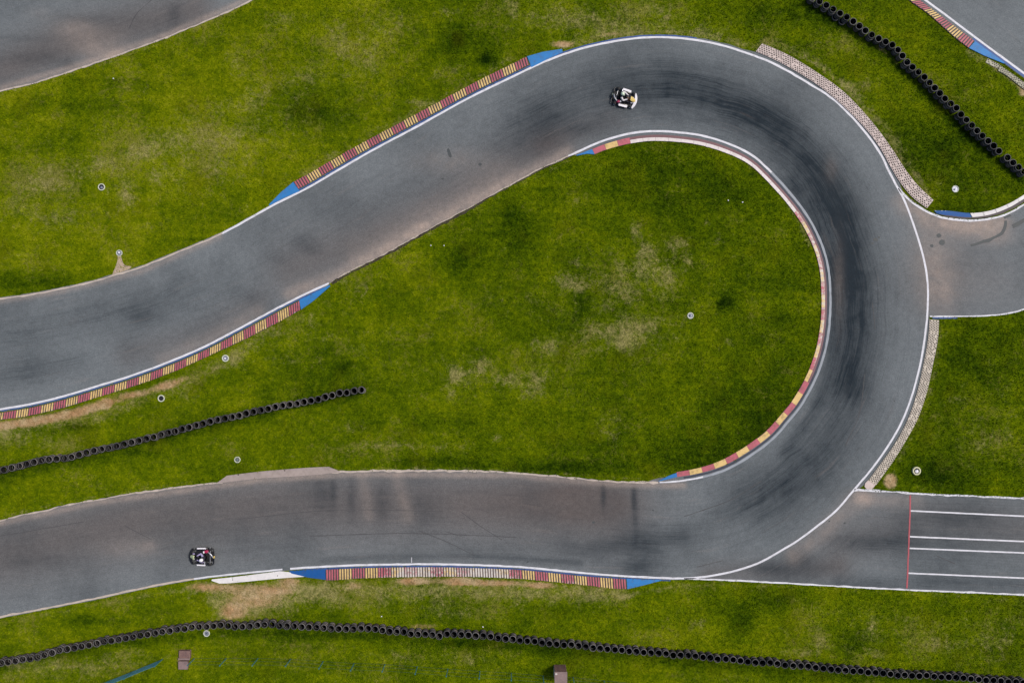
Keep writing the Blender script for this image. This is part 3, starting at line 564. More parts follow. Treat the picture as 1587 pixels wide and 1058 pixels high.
def ribbed_kerb(name, a, b, blocks, wear=None, tips=.35, base='kerbbase', nb=5, za=.02, zb=.07):
    """a, b pixel curves; blocks: list of colour names; each block carries nb raised bars"""
    t = empty(name, W(*((a[len(a) // 2] + b[len(b) // 2]) / 2))); inv = Matrix.Translation(-t.location)
    a = resample(a, 200); b = resample(b, 200)
    def reloc(o): o.data.transform(inv); return o
    reloc(solid('kerb_base', kerb_piece('kerb_base', a, b, za - .006, zb - .022, None, None, drop=.05), M[base], t, wear))
    N = len(blocks); wf = wear or (lambda x, y: np.zeros_like(x))
    for k, cname in enumerate(blocks):
        V = []; F = []
        for j in range(nb):
            t0 = (k + (j + random.uniform(.17, .26)) / nb) / N; t1 = (k + (j + random.uniform(.70, .80)) / nb) / N
            aa = sub(a, t0, t1, 2); bb = sub(b, t0, t1, 2)
            a2, b2 = lerp(aa, bb, .05), lerp(aa, bb, random.uniform(.94, 1.02))
            v, f = kerb_piece('', a2, b2, za + .014, zb + .024, None, None, drop=.03, across=4)
            n0 = len(V); V += v; F += [tuple(i + n0 for i in q) for q in f]
        rv = random.uniform(-.08, .12)
        arrA = np.array([(x / S + CX, CY - y / S) for x, y, z in V])
        def wv(px, py, rv=rv):
            da = np.min(((px[:, None] - a[None, ::4, 0]) ** 2 + (py[:, None] - a[None, ::4, 1]) ** 2), 1); db = np.min(((px[:, None] - b[None, ::4, 0]) ** 2 + (py[:, None] - b[None, ::4, 1]) ** 2), 1)
            s = np.sqrt(da) / (np.sqrt(da) + np.sqrt(db) + 1e-6)
            return wf(px, py) + rv + tips * np.clip((s - .72) / .2, 0, 1)
        reloc(solid('painted_block', (V, F), M[cname], t, wv))
    add_poly(a, b)
    return t, reloc
def ramp_part(name, t, reloc, a, b, mat, za=.022, zb=.06, wear=None, drop=.05):
    a = resample(np.asarray(a, float), 12); b = resample(np.asarray(b, float), 12)
    o = reloc(solid(name, kerb_piece(name, a, b, za, zb, None, None, drop=drop), mat, t, wear)); add_poly(a, b); return o
def alt(n, first='red'):
    o = ['red', 'yellow'] if first == 'red' else ['yellow', 'red']; return [o[i % 2] for i in range(n)]
# kerb along the upper straight
a1 = off_o((465, 297.5), (823, 105), 5.0); b1 = dense([(455.5, 282.2), (483, 267), (551.4, 227.5), (627, 187), (703, 146), (753.3, 119.5), (800, 96.5), (816.4, 88.2)], 2, 4)
k1, rl = ribbed_kerb('kerb', a1, b1, alt(19, 'red'), wear_of(B((600, 205, 400, 200, .06))), tips=.1)
tag(k1, 'red and yellow ribbed kerb along the outside of the upper straight', 'kerb', 'ribbed kerbs')
ramp_part('blue_end', k1, rl, [(418, 318.5), (440, 307), (464.5, 296.5)], [(417, 317.5), (436, 298), (455, 282.2)], M['blue'], .02, .06)
ramp_part('blue_end', k1, rl, [(823.5, 104.8), (845, 94), (872, 81)], [(817, 88), (842, 81), (871, 76.6)], M['blue'], .02, .06)
# kerb on the lower left
a3 = off_i((-150, 660), (463, 461), 5.2)[::1]; b3 = dense([(-150, 678), (0, 650.7), (40, 645), (101, 631), (151, 615.5), (202, 600), (240, 587), (277.6, 572.4), (328, 549.5), (378.5, 526.5), (400, 515.5), (438, 496), (466, 480)], 2, 4)
k3, rl = ribbed_kerb('kerb', a3, b3, alt(33, 'red')[::-1], wear_of([('s', [(0, 640), (120, 618)], 30, .12)]), tips=.6)
tag(k3, 'long red and yellow ribbed kerb curving to the left frame edge', 'kerb', 'ribbed kerbs')
ramp_part('blue_end', k3, rl, [(463.5, 465), (490, 452), (511, 441.5)], [(467, 479.5), (485, 467), (512, 443.5)], M['blue'], .02, .06, lambda x, y: np.full_like(x, .12))
# kerb on the lower straight
a4 = dense([(505, 881.5), (551, 879.3), (627, 877.8), (703, 878), (800, 881.6), (850, 886), (891, 890.5), (930, 893.5), (970, 896.2)], 2, 3); b4 = dense([(505.5, 899), (576.7, 894.5), (652.4, 893), (728, 893), (800, 895.7), (850, 900), (891, 904), (951.4, 911), (971, 912)], 2, 3)
k4, rl = ribbed_kerb('kerb', a4, b4, alt(23, 'red'), wear_of([('s', [(640, 886), (750, 886)], 40, .62), ('s', [(560, 886), (640, 886)], 30, .15), ('s', [(760, 886), (880, 895)], 30, .32), ('b', 520, 890, 60, 20, .08)]), tips=.25)
tag(k4, 'red and yellow ribbed kerb with chipped white bars on the lower straight', 'kerb', 'ribbed kerbs')
ramp_part('blue_end', k4, rl, [(971, 896.2), (1000, 897.4), (1025, 897.8)], [(972, 911.8), (995, 906.5), (1025, 898.6)], M['blue'], .02, .06)
ramp_part('blue_end', k4, rl, [(448, 884), (475, 882.6), (504.5, 881.6)], [(452, 887.8), (478, 894), (504.8, 897.5)], M['deepblue'], .02, .05, lambda x, y: fsum(x, y, B((470, 889, 10, 3, .5), (497, 889, 8, 3, .4))))
ks = empty('kerb_slab', W(390, 895)); tag(ks, 'long white painted slab before the deep blue kerb end', 'kerb slab')
rs = lambda o: (o.data.transform(Matrix.Translation(-ks.location)), o)[1]
ramp_part('slab', ks, rs, [(329, 897), (350, 894.8), (380, 891.3), (410, 887.4), (438, 883.6), (450, 886.5), (472, 891.2)], [(328, 899), (342.7, 904), (380, 900.6), (426, 896), (450, 894.2), (472, 892.8)], M['slab'], .03, .05)
for x, y in ((361, 897.5), (430.5, 891.3)):
    m = MB(); m.lathe([(0, .075), (.03, .075), (.035, .06), (.035, .03)], 10); o = m.build('bolt', M['pit_dirt'], ks); o.location = W(x, y) - ks.location
# kerb around the inside of the hairpin
ia = off_i((1050, 745), (897, 234), 6.5); ib = off_i((1050, 745), (897, 234), 16)
ib = outw(between(INN, (1050, 745), (897, 234)), CTRREF(between(INN, (1050, 745), (897, 234))), 0)
ci = between(INN, (1050, 745), (915, 226.5)); nc = len(ci); tt = np.linspace(0, 1, nc)
din = np.interp(tt, [0, .1, .25, .4, .6, .8, .93, 1], [6.5, 7, 6, 5.2, 5.2, 5.5, 5.8, 5.5]); dout = np.interp(tt, [0, .1, .25, .4, .6, .8, .93, 1], [14.5, 16.5, 15.5, 14, 14, 15, 15.5, 14.5])
a2 = outw(ci, CTRREF(ci), din); b2 = outw(ci, CTRREF(ci), dout)
k2 = empty('kerb', W(1270, 520)); rl = lambda o: (o.data.transform(Matrix.Translation(-k2.location)), o)[1]
tag(k2, 'narrow painted kerb around the inside of the hairpin', 'kerb', 'smooth kerbs')
a2r = resample(a2, 400); b2r = resample(b2, 400)
rl(solid('kerb_base', kerb_piece('', a2r, b2r, .016, .05, None, None, drop=.05), M['rosebase'], k2)); add_poly(a2r, b2r)
Ltot = arclen((a2r + b2r) / 2)[-1]; NB = int(round(Ltot / 20)); 
w2 = wear_of([('s', [(1225, 300), (1255, 345), (1283, 440), (1285, 490), (1270, 575)], 18, .72), ('s', [(1000, 212), (1060, 214), (1130, 232), (1190, 268)], 14, .46), ('s', [(1250, 620), (1225, 655)], 14, .12)])
for k in range(NB):
    t0, t1 = k / NB, (k + .985) / NB; mid = (sub(a2r, t0, t1, 3)[1])
    white = mid[1] < 330 and mid[0] > 983
    cn = 'kerbwhite' if white else ('red' if k % 2 == 0 else 'yellow')
    aa, bb = sub(a2r, t0, t1, 8), sub(b2r, t0, t1, 8)
    lo = .44 if white else (.38 if 1225 < mid[0] and mid[1] < 600 else .04)
    rv = random.uniform(-.05, .1)
    rl(solid('painted_block', kerb_piece('', lerp(aa, bb, lo), lerp(aa, bb, random.uniform(.95, 1.02)), .022 + .03 * lo, .058, None, None, drop=.035), M[cn], k2, lambda x, y, rv=rv: w2(x, y) + rv))
e0, e1 = a2r[-1], b2r[-1]
ramp_part('blue_end', k2, rl, [e0, (905, 236), (893, 240.5)], [e1, (910, 238.5), (894, 241.5)], M['blue'], .018, .055)
ramp_part('blue_end', k2, rl, [(1020, 745.6), (1035, 742), (1049.5, 738.6)][::1], [(1021, 744.5), (1036, 736.8), (1049, 732)], M['blue'], .018, .05, lambda x, y: np.clip((1040 - x) / 40, 0, 1) * .6)
# kerb in the upper right corner
a5 = dense([(1360, -50), (1428.5, 2.5), (1460, 26), (1510, 63.5)], 2); b5 = dense([(1340, -52), (1409, 1.5), (1439.4, 23.5), (1477, 57), (1500.5, 75)], 2)
k5, rl = ribbed_kerb('kerb', a5, b5, alt(9, 'red'), wear_of(B((1500, 60, 30, 30, .06))), tips=.1)
tag(k5, 'short red and yellow ribbed kerb in the upper right corner', 'kerb', 'ribbed kerbs')
ramp_part('blue_end', k5, rl, [(1511, 64), (1530, 78), (1558, 98.5)], [(1501, 75), (1525, 87), (1555, 99)], M['blue'], .02, .06, lambda x, y: np.full_like(x, .16))
# white concrete kerb at the link road
k9 = empty('kerb', W(1520, 335)); rl = lambda o: (o.data.transform(Matrix.Translation(-k9.location)), o)[1]
tag(k9, 'white concrete kerb with a blue stretch beside the link road', 'kerb', 'smooth kerbs')
g9 = dense([(1447, 326.5), (1469.6, 327), (1502.5, 330.5), (1532.7, 327), (1560.5, 316.8), (1587, 301.6), (1660, 255)], 1.5, 3)
t9 = dense([(1452, 331.5), (1470, 334), (1502, 336.8), (1533, 333), (1562, 322.5), (1587, 308), (1662, 262)], 1.5, 3)
f9 = dense([(1448, 330), (1466, 336), (1502, 339.6), (1538, 335.6), (1564, 326.6), (1587, 313), (1664, 266)], 1.5, 3)
ramp_part('kerb_gutter', k9, rl, f9, lerp(resample(t9, 100), resample(g9, 100), .1), M['kerbbase'], .016, .03)
ramp_part('blue_stretch', k9, rl, sub(t9, 0, .235, 12), sub(g9, 0, .235, 12), M['deepblue'], .034, .07, lambda x, y: .42 * np.clip((331 - y) / 3, 0, 1) + .08)
for q in range(9):
    q0 = .24 + .76 * q / 9; ramp_part('white_block', k9, rl, sub(t9, q0, q0 + .082, 12), sub(g9, q0, q0 + .082, 12), M['slab'], .034, .07, lambda x, y: fsum(x, y, B((1521, 332, 4, 6, .6), (1529, 330, 3, 6, .5))))
# old concrete strip on the lower straight
kc = empty('concrete_strip', W(430, 735)); rl = lambda o: (o.data.transform(Matrix.Translation(-kc.location)), o)[1]
tag(kc, 'worn pale concrete strip between grass and the lower straight', 'concrete strip')
ramp_part('strip', kc, rl, [(338, 748.5), (360, 745.5), (400, 741), (450, 738), (490, 735.5), (526, 731.3)], [(337.5, 747), (352, 736.5), (375, 733.5), (410, 729.5), (440, 727), (480, 724), (512, 722.8), (526, 729.5)], M['concrete'], .02, .035, lambda x, y: fsum(x, y, [('s', [(370, 741), (420, 736), (460, 734)], 5, .25)]))
for x, y in ((369.5, 735.2), (441.5, 728.6)):
    m = MB(); m.lathe([(0, .055), (.04, .055), (.05, .04), (.05, .02)], 10); o = m.build('bolt', M['pit_dirt'], kc); o.location = W(x, y) - kc.location

# kerbs of perforated pavers
def grid_kerb(label, a, b, rows, mat, seg=20.0, p=3.8, zt=.07):
    t = empty('paver_kerb', W(*((a[len(a) // 2] + b[len(b) // 2]) / 2))); tag(t, label, 'paver kerb', 'perforated paver kerbs')
    a = resample(a, 300); b = resample(b, 300); L = arclen((a + b) / 2)[-1]; ns = max(1, int(round(L / seg)))
    s = np.linspace(0, 1, 300)
    def at(u, w):
        q = lerp(np.array((np.interp(u, s, a[:, 0]), np.interp(u, s, a[:, 1]))), np.array((np.interp(u, s, b[:, 0]), np.interp(u, s, b[:, 1]))), w)
        return W(q[0], q[1])
    for k in range(ns):
        u0, u1 = (k + .012) / ns, (k + .988) / ns; nc = max(2, int(round(L / ns / p))); V = []; F = []
        for j in range(rows):
            for i in range(-1, nc):
                offs = .5 * (j % 2)
                c0 = max(0, i + offs); c1 = min(nc, i + 1 + offs)
                if c1 - c0 < .3: continue
                full = c1 - c0 > .9; e = [(c0, j), (c1, j), (c1, j + 1), (c0, j + 1)]
                mx, my = (c0 + c1) / 2, j + .5
                P = lambda cu, w, z: at(u0 + (u1 - u0) * cu / nc, w / rows) - t.location + Vector((0, 0, z))
                jz = zt + random.uniform(-.003, .003)
                n0 = len(V); V += [P(q[0], q[1], jz) for q in e]
                if full and random.random() > .07:
                    hr = .30
                    hd = [(mx - hr, my - hr), (mx + hr, my - hr), (mx + hr, my + hr), (mx - hr, my + hr)]
                    V += [P(q[0], q[1], jz - .003) for q in hd] + [P(q[0], q[1], .02) for q in hd]
                    for q in range(4):
                        r = (q + 1) % 4; F.append((n0 + q, n0 + r, n0 + 4 + r, n0 + 4 + q)); F.append((n0 + 4 + q, n0 + 4 + r, n0 + 8 + r, n0 + 8 + q))
                else: F.append((n0, n0 + 1, n0 + 2, n0 + 3))
        n0 = len(V); corner = [P(0, 0, zt), P(nc, 0, zt), P(nc, rows, zt), P(0, rows, zt)]
        V += corner + [c - Vector((0, 0, zt - .005)) for c in corner]
        for q in range(4):
            r = (q + 1) % 4; F.append((n0 + q, n0 + r, n0 + 4 + r, n0 + 4 + q))
        me = bpy.data.meshes.new('paver'); me.from_pydata(V, [], F); me.update()
        if sum(f.normal.z for f in me.polygons) < 0: me.flip_normals()
        v = np.array(V); attr_float(me, 'wearv', np.full(len(v), random.uniform(-.1, .12))); link('paver', me, mat, t)
    inv = Matrix.Translation(-t.location)
    o = solid('hole_fill', kerb_piece('', resample(a, 120), resample(b, 120), .014, .016, None, None, drop=.02), M['pit_dirt'], t); o.data.transform(inv)
    add_poly(a, b); return t
a6 = dense([(1170.8, 80.5), (1187, 87.2), (1219.8, 103.5), (1262.7, 129.5), (1300.6, 159.5), (1338.4, 197), (1363.7, 230), (1381.3, 262), (1396.5, 286), (1414, 306.5), (1436, 323)], 2, 4)
b6 = dense([(1180.5, 68.3), (1195, 74), (1225, 88), (1262.7, 111), (1300.6, 137.5), (1328, 163.5), (1358.6, 199), (1383.8, 234), (1402, 262.5), (1422, 288), (1446, 310.5)], 2, 4)
grid_kerb('pinkish perforated paver kerb outside the top of the hairpin', a6, b6, 6, M['paver'])
a7 = dense([(1440, 495), (1437.5, 527), (1430, 567), (1420, 610), (1407, 648), (1388.5, 683.5), (1365, 717), (1345, 744)], 2, 4)
b7 = dense([(1454.5, 496), (1452.5, 527), (1445, 565), (1435.6, 607.8), (1421.7, 648), (1404, 681), (1383.8, 713.8), (1357, 751)], 2, 4)
k7 = grid_kerb('sandy perforated paver kerb outside the lower half of the hairpin', a7, b7, 6, M['paverwarm'])
m = MB(); cs = [(1345, 744), (1340.5, 749), (1340, 754), (1343.5, 757.5), (1350, 758.2), (1353.5, 755.5), (1357, 751)]
m.add([W(x, y, .06) - k7.location for x, y in cs] + [W(x, y) - k7.location for x, y in cs], [tuple(range(7))] + [(i, (i + 1) % 7, 7 + (i + 1) % 7, 7 + i) for i in range(7)])
o = m.build('end_cap', M['paver'], k7, smooth=False); attr_float(o.data, 'wearv', np.full(len(o.data.vertices), .1)); POLYS.append(np.array(cs, float))
a8 = dense([(1549, 102), (1565, 113), (1590, 131), (1650, 174)], 2); b8 = dense([(1546, 110), (1560, 118), (1584, 137), (1643, 181)], 2)
grid_kerb('mossy perforated paver kerb beyond the blue kerb end', a8, b8, 4, M['pavermoss'], 22)
a8 = dense([(1530, 91), (1540, 96.5), (1549, 100.5)], 1); b8 = dense([(1527, 97), (1537, 102.5), (1546, 107)], 1)
grid_kerb('small sunken mossy grid paver next to the blue kerb', a8, b8, 3, M['pavermoss'], 22, zt=.04)

# ------------------------------------------------------------------ tyre barriers
def zoomrow(x0, y0, pts): return [(x0 + x / 3.9625, y0 + y / 3.9625) for x, y in pts]
ROW_L = zoomrow(0, 527, [(-25, 806), (22, 795), (70, 783), (117, 773), (161, 760), (207, 748), (253, 737), (300, 732), (346, 728), (392, 725), (438, 717), (484, 703), (530, 690), (575, 678), (620, 670), (665, 662), (713, 650), (760, 640), (806, 628), (850, 617), (897, 605), (942, 595), (987, 580), (1030, 568), (1073, 560), (1115, 545), (1158, 535), (1201, 523), (1244, 513), (1288, 500), (1333, 488), (1379, 480), (1422, 472), (1466, 462), (1510, 450), (1555, 440)]) + \
  zoomrow(400, 527, [(15, 430), (60, 422), (103, 410), (148, 402), (192, 395), (237, 390), (280, 380), (323, 372), (367, 363), (410, 350), (453, 340), (498, 325), (542, 322), (587, 313), (632, 305)])
ROW_B = zoomrow(0, 791, [(5, 935), (47, 930), (93, 922), (137, 913), (182, 910), (227, 900), (271, 885), (318, 872), (363, 857), (410, 850), (455, 843), (500, 832), (545, 825), (592, 815), (637, 803), (682, 798), (727, 790), (771, 782), (815, 775), (860, 765), (905, 760), (950, 753), (995, 743), (1041, 738), (1087, 728), (1132, 725), (1176, 715), (1221, 713), (1267, 712), (1310, 708), (1354, 702), (1399, 707), (1441, 713), (1487, 712), (1533, 710), (1578, 703)]) + \
  zoomrow(400, 791, [(38, 700), (84, 700), (130, 707), (175, 709), (220, 710), (266, 713), (311, 715), (357, 717), (402, 720), (447, 724), (493, 725), (539, 726), (584, 727), (630, 724), (674, 724), (719, 727), (763, 735), (806, 742), (850, 745), (893, 745), (937, 757), (981, 759), (1026, 759), (1069, 762), (1112, 771), (1158, 758), (1202, 760), (1247, 762), (1291, 764), (1336, 769), (1381, 770), (1427, 773), (1473, 783), (1519, 787), (1563, 790)]) + \
  zoomrow(800, 791, [(22, 798), (68, 800), (113, 803), (158, 813), (203, 816), (248, 820), (293, 825), (338, 823), (382, 830), (427, 835), (471, 843), (515, 845), (560, 850), (606, 853), (649, 856), (694, 863), (738, 865), (783, 870), (828, 873), (875, 875), (920, 878), (964, 888), (1010, 888), (1056, 889), (1101, 893), (1147, 900), (1192, 903), (1237, 912), (1288, 910), (1333, 915), (1378, 921), (1423, 927), (1469, 933), (1514, 935), (1560, 933)]) + \
  zoomrow(1187, 791, [(71, 940), (118, 948), (168, 953), (215, 953), (260, 957), (307, 963), (354, 968), (400, 974), (444, 978), (490, 981), (537, 985), (583, 985), (629, 993), (674, 995), (721, 998), (766, 1003), (811, 1012), (854, 1010), (898, 1013), (943, 1015), (988, 1011), (1034, 1018), (1079, 1021), (1124, 1022), (1170, 1025), (1214, 1027), (1260, 1032), (1308, 1036), (1353, 1042), (1399, 1042), (1445, 1046), (1490, 1050), (1537, 1052), (1582, 1056)])
ROW_R = zoomrow(1187, 0, [(285, -12), (330, 10), (372, 33), (414, 57), (456, 83), (497, 105), (537, 132), (575, 160), (612, 188), (651, 214), (693, 237), (736, 257), (777, 276), (812, 307), (839, 343), (868, 382), (901, 413), (938, 443), (974, 474), (1006, 508), (1038, 540), (1069, 573), (1100, 606), (1136, 637), (1171, 664), (1199, 703), (1232, 737), (1266, 770), (1298, 803), (1331, 834), (1366, 866), (1400, 896), (1432, 928), (1485, 968), (1519, 999), (1554, 1027), (1587, 1054)])
TH, TR = .19, .280
def tyre_mesh():
    m = MB(); r = TR
    prof = [(r - .050, .012), (r - .042, .002), (r - .026, .0), (r - .006, .022), (r, .05), (r, .14), (r - .006, .168), (r - .026, TH), (r - .042, TH - .002), (r - .050, TH - .012),
            (r - .046, TH - .03), (r - .030, TH - .045), (r - .024, TH / 2), (r - .030, .045), (r - .046, .03)]
    m.lathe(prof, 26, closed=True); o = m.build('tyre', M['tyre']); me = o.data; bpy.data.objects.remove(o); return me
TYRE = tyre_mesh(); DISCS = []
m = MB(); m.lathe([(0, .008), (.245, .008)], 20); o = m.build('hole_shade', M['hollow'], smooth=False); SHADE_DISC = o.data; bpy.data.objects.remove(o)  # added black disc: shade painted at the bottom of each tyre hole
def stack(px, py, n, label, group):
    h = n * TH; k = (H - h) / H
    gx, gy = CX + (px - CX) * k, CY + (py - CY) * k
    t = empty('tyre_stack', W(gx, gy)); tag(t, label, 'tyre stack', group); DISCS.append((gx, gy, 5.6))
    o = bpy.data.objects.new('hole_shade', SHADE_DISC); col.objects.link(o); o.parent = t
    ln = (random.uniform(-.022, .022), random.uniform(-.022, .022))
    for q in range(n):
        o = bpy.data.objects.new('tyre', TYRE); col.objects.link(o); o.parent = t
        last = q == n - 1
        o.location = (ln[0] * (n - 1 - q) + (0 if last else random.uniform(-.018, .018)), ln[1] * (n - 1 - q) + (0 if last else random.uniform(-.018, .018)), q * TH * .985)
        o.rotation_euler = (random.uniform(-.03, .03), random.uniform(-.03, .03), random.uniform(0, 6.28))
        o.scale = (random.uniform(.93, 1.03),) * 2 + (1,)
    return t
ORD = 'first second third fourth fifth sixth seventh eighth ninth tenth eleventh twelfth thirteenth fourteenth fifteenth sixteenth seventeenth eighteenth nineteenth twentieth'.split()
def label_row(row, marks, where, noun='black tyre stack', side=('left', 'right')):
    out = []
    idx = [(min(range(len(row)), key=lambda i: (row[i][0] - mx) ** 2 + (0 if my is None else (row[i][1] - my) ** 2)), txt) for mx, my, txt in marks]
    for i in range(len(row)):
        j, txt = min(idx, key=lambda e: abs(e[0] - i)); d = i - j
        if d == 0: out.append(f'{noun} {txt}, {where}')
        else: out.append(f'{ORD[abs(d) - 1]} tyre stack {side[0] if d < 0 else side[1]} of the one {txt}, {where}')
    return out
lab = label_row(ROW_L, [(0, None, 'at the left frame edge'), (130, None, 'beneath the second ramp of kerb'), (250, None, 'below the black-centred ring'), (368, None, 'above the speckled ring'), (560, None, 'at the free end')], 'infield wall')
lab = [l.replace('beneath the second ramp of kerb', 'below the orange bare soil') for l in lab]
for (x, y), l in zip(ROW_L, lab): stack(x, y, 3, l, 'tyre wall between the two straights')
lab = label_row(ROW_B, [(0, None, 'at the left edge'), (130, None, 'farthest below the bollardless bend'), (320, None, 'behind the white ring'), (478, None, 'below the deep blue kerb end'), (638, None, 'below the timing mark'), (867, None, 'above the brick pillar'), (1000, None, 'below the blue kerb tip'), (1142, None, 'below the dark grass patch'), (1272, None, 'below the dry grass streak'), (1406, None, 'below the red line'), (1587, None, 'at the right edge')], 'bottom wall')
lab = [l.replace('farthest below the bollardless bend', 'above the blue net end') for l in lab]
for (x, y), l in zip(ROW_B, lab): stack(x, y, 3, l, 'tyre wall along the bottom of the photo')
lab = label_row(ROW_R, [(1255, 0, 'at the top edge'), (1302, 21, 'touching two loose tyres'), (1397, 77, 'over the bare soil'), (1548, 234, 'just before the gap'), (1587, 266, 'at the right edge')], 'upper right wall', side=('up-left', 'down-right'))
for (x, y), l in zip(ROW_R, lab): stack(x, y, 3, l, 'tyre wall in the upper right')
for (x, y), l in zip([(1295.5, 26.5), (1305.5, 33)], ['single loose tyre on the grass below the upper right wall, left one', 'single loose tyre on the grass below the upper right wall, right one']):
    t = stack(x, y, 1, l, 'loose tyres'); t.name = 'loose_tyre'; t['category'] = 'tyre'

# ------------------------------------------------------------------ rings in the grass
M['ringwhite'] = mat_plain('pale_ring_concrete', (.62, .64, .52), .8, 0, .3, 9); M['ringcream'] = mat_plain('cream_ring_concrete', (.66, .64, .42), .8, 0, .3, 9)
M['steel'] = mat_plain('grey_blue_metal', (.26, .28, .36), .45, .3, .4, 20); M['dark'] = mat_plain('near_black_plastic', (.012, .012, .014), .6, 0, .2, 8); M['bright'] = mat_plain('white_plastic', (.78, .76, .82), .5, 0, .15, 8)
M['mossy'] = mat_plain('mossy_ring_centre', (.14, .17, .14), .9, 0, .6, 25)
def ground_ring(px, py, label, r=.27, w=.07, h=.05, ring='ringwhite', centre='steel', head=None):
    t = empty('ground_ring', W(px, py)); tag(t, label, 'concrete ring', 'round rings set in the grass'); DISCS.append((px, py, r / S + .4))
    m = MB(); m.lathe([(r, -.02), (r, h - .015), (r - .015, h), (r - w + .012, h), (r - w, h - .012), (r - w, -.02)], 28); m.build('ring', M[ring], t)
    m = MB(); m.lathe([(0, .012), (r - w + .01, .010)], 28); m.build('floor', M['dark' if centre == 'dark' else centre], t, smooth=False)
    if head:
        m = MB(); hr = head[1]; m.lathe([(0, .10), (hr * .7, .10), (hr, .085), (hr, .0)], 16); m.tube([(0, 0, .09), (0, hr * 1.3, .11)], .018, 6); o = m.build('sprinkler_head', M[head[0]], t); o.location = head[2] if len(head) > 2 else (0, 0, 0)
ground_ring(157.5, 290, 'pale ring with grey centre alone on the upper left grass', head=('steel', .09, (.03, -.05, 0)), centre='dark')
ground_ring(185, 392, 'ring at the top of the sandy washout beside the track', r=.24, w=.05, head=('bright', .07, (0, .02, 0)))
ground_ring(349.5, 555, 'white ring with shiny centre below the long ribbed kerb', ring='ringwhite', centre='steel', head=('bright', .07, (-.02, -.01, 0)), w=.08)
ground_ring(250, 617, 'white ring with a black hollow centre above the infield tyre wall', centre='dark', w=.075)
ground_ring(368, 712, 'mossy speckled ring between the tyre wall and lower straight', r=.24, w=.055, centre='mossy', head=('steel', .05))
ground_ring(1070, 489, 'pale ring with blue-grey centre in the middle of the infield', r=.25, w=.07, head=('steel', .08))
ground_ring(1480.3, 293, 'pale ring near the white and blue kerb, upper right', r=.27, w=.055, head=('bright', .08, (-.02, -.02, 0)))
ground_ring(1419.3, 729, 'large cream ring with white head beside the red soil patch', r=.32, w=.10, h=.16, ring='ringcream', centre='dark', head=('bright', .13, (.01, -.03, .05)))
ground_ring(320.3, 980.8, 'white ring with speckled centre tucked behind the bottom tyre wall', r=.25, w=.065, centre='steel', head=('mossy', .05))

# scraps of litter
for x, y, l in ((1128.5, 310.5, 'left white scrap in the grass inside the hairpin top'), (1150.5, 313.5, 'right white scrap in the grass inside the hairpin top'), (591.5, 954.5, 'pale yellow scrap on the grass above the bottom tyre wall'), (748.5, 970.5, 'whitish scrap just above the bottom tyre wall, right of the soil'),
              (668, 380.5, 'left small pale scrap in the grass below the upper straight'), (688, 380.5, 'right small pale scrap in the grass below the upper straight'), (176, 122, 'small pale scrap on the grass below the upper left road')):
    m = MB(); k = 7; r = .055
    ring = [((r * (.7 + .5 * random.random())) * math.cos(a), (r * (.7 + .5 * random.random())) * math.sin(a), .03 + .03 * random.random()) for a in np.linspace(0, 6.28, k + 1)[:-1]]
    m.add([(0, 0, .07)] + ring + [(q[0] * .9, q[1] * .9, .0) for q in ring], [(0, 1 + i, 1 + (i + 1) % k) for i in range(k)] + [(1 + i, 1 + k + i, 1 + k + (i + 1) % k, 1 + (i + 1) % k) for i in range(k)])
    o = m.build('litter_scrap', M['bright'], smooth=False); o.location = W(x, y); tag(o, l, 'litter', 'scraps of litter')

# ------------------------------------------------------------------ brick pillars and fences at the bottom
def mat_brick():
    n = NT('old_brick'); p = n.objc()
    b = n.node('ShaderNodeTexBrick', {'Vector': p, 'Color1': (.16, .085, .075, 1), 'Color2': (.22, .12, .10, 1), 'Mortar': (.26, .22, .2, 1), 'Scale': 4.2, 'Mortar Size': .02})
    c = n.mix(n.lin(n.noise(p, 3, 5, .7), .4, .7, 0, .6), b, (.085, .05, .06)); return n.done(c, .9, spec=.2)
M['brick'] = mat_brick(); M['brickcap'] = mat_plain('pinkish_mortar_cap', (.27, .19, .18), .9, 0, .5, 5); M['capwhite'] = mat_plain('chalky_cap_corner', (.6, .55, .52), .9)
M['bluegreen'] = mat_plain('teal_paint', (.035, .17, .21), .5, 0, .3, 6); M['net'] = mat_plain('teal_net', (.11, .32, .37), .8, 0, .3, 3); M['wire'] = mat_plain('dark_green_wire', (.03, .075, .05), .6)
def block(name, px0, py0, px1, py1, h, mat, parent, loc, cap=None, edge=None):
    c = W((px0 + px1) / 2, (py0 + py1) / 2); dx, dy = (px1 - px0) * S, (py1 - py0) * S
    m = MB(); m.box((c.x - loc.x, c.y - loc.y, h / 2), (dx, dy, h), bev=.02); m.build(name, mat, parent, smooth=False)
    if cap:
        m = MB(); m.box((c.x - loc.x, c.y - loc.y, h + .03), (dx + .05, dy + .05, .06), bev=.015); m.build('cap', cap, parent, smooth=False)
L = W(286, 1018)
t = empty('brick_block', W(288, 1013)); tag(t, 'dark brown brick block on sandy soil, the upper of two at the left', 'brick block', 'brick blocks by the fence')
block('body', 279.5, 1005.5, 296.5, 1018, .28, M['brick'], t, t.location)
m = MB(); m.box((0, -.25, .31), (.9, .14, .05), bev=.01); m.build('edge_strip', M['brickcap'], t, smooth=False)
t = empty('brick_block', W(286, 1029)); tag(t, 'pinkish brown block on sandy soil, the lower of two at the left', 'brick block', 'brick blocks by the fence')
block('body', 279.5, 1022, 293, 1033.5, .25, M['brick'], t, t.location, cap=M['brickcap'])
t = empty('brick_pillar', W(867.5, 1037)); tag(t, 'tall brown brick pillar with pale cap at the bottom centre', 'brick pillar')
hp = 1.25
block('body', 858.3, 1029, 876.5, 1045, hp, M['brick'], t, t.location, cap=M['brickcap'])
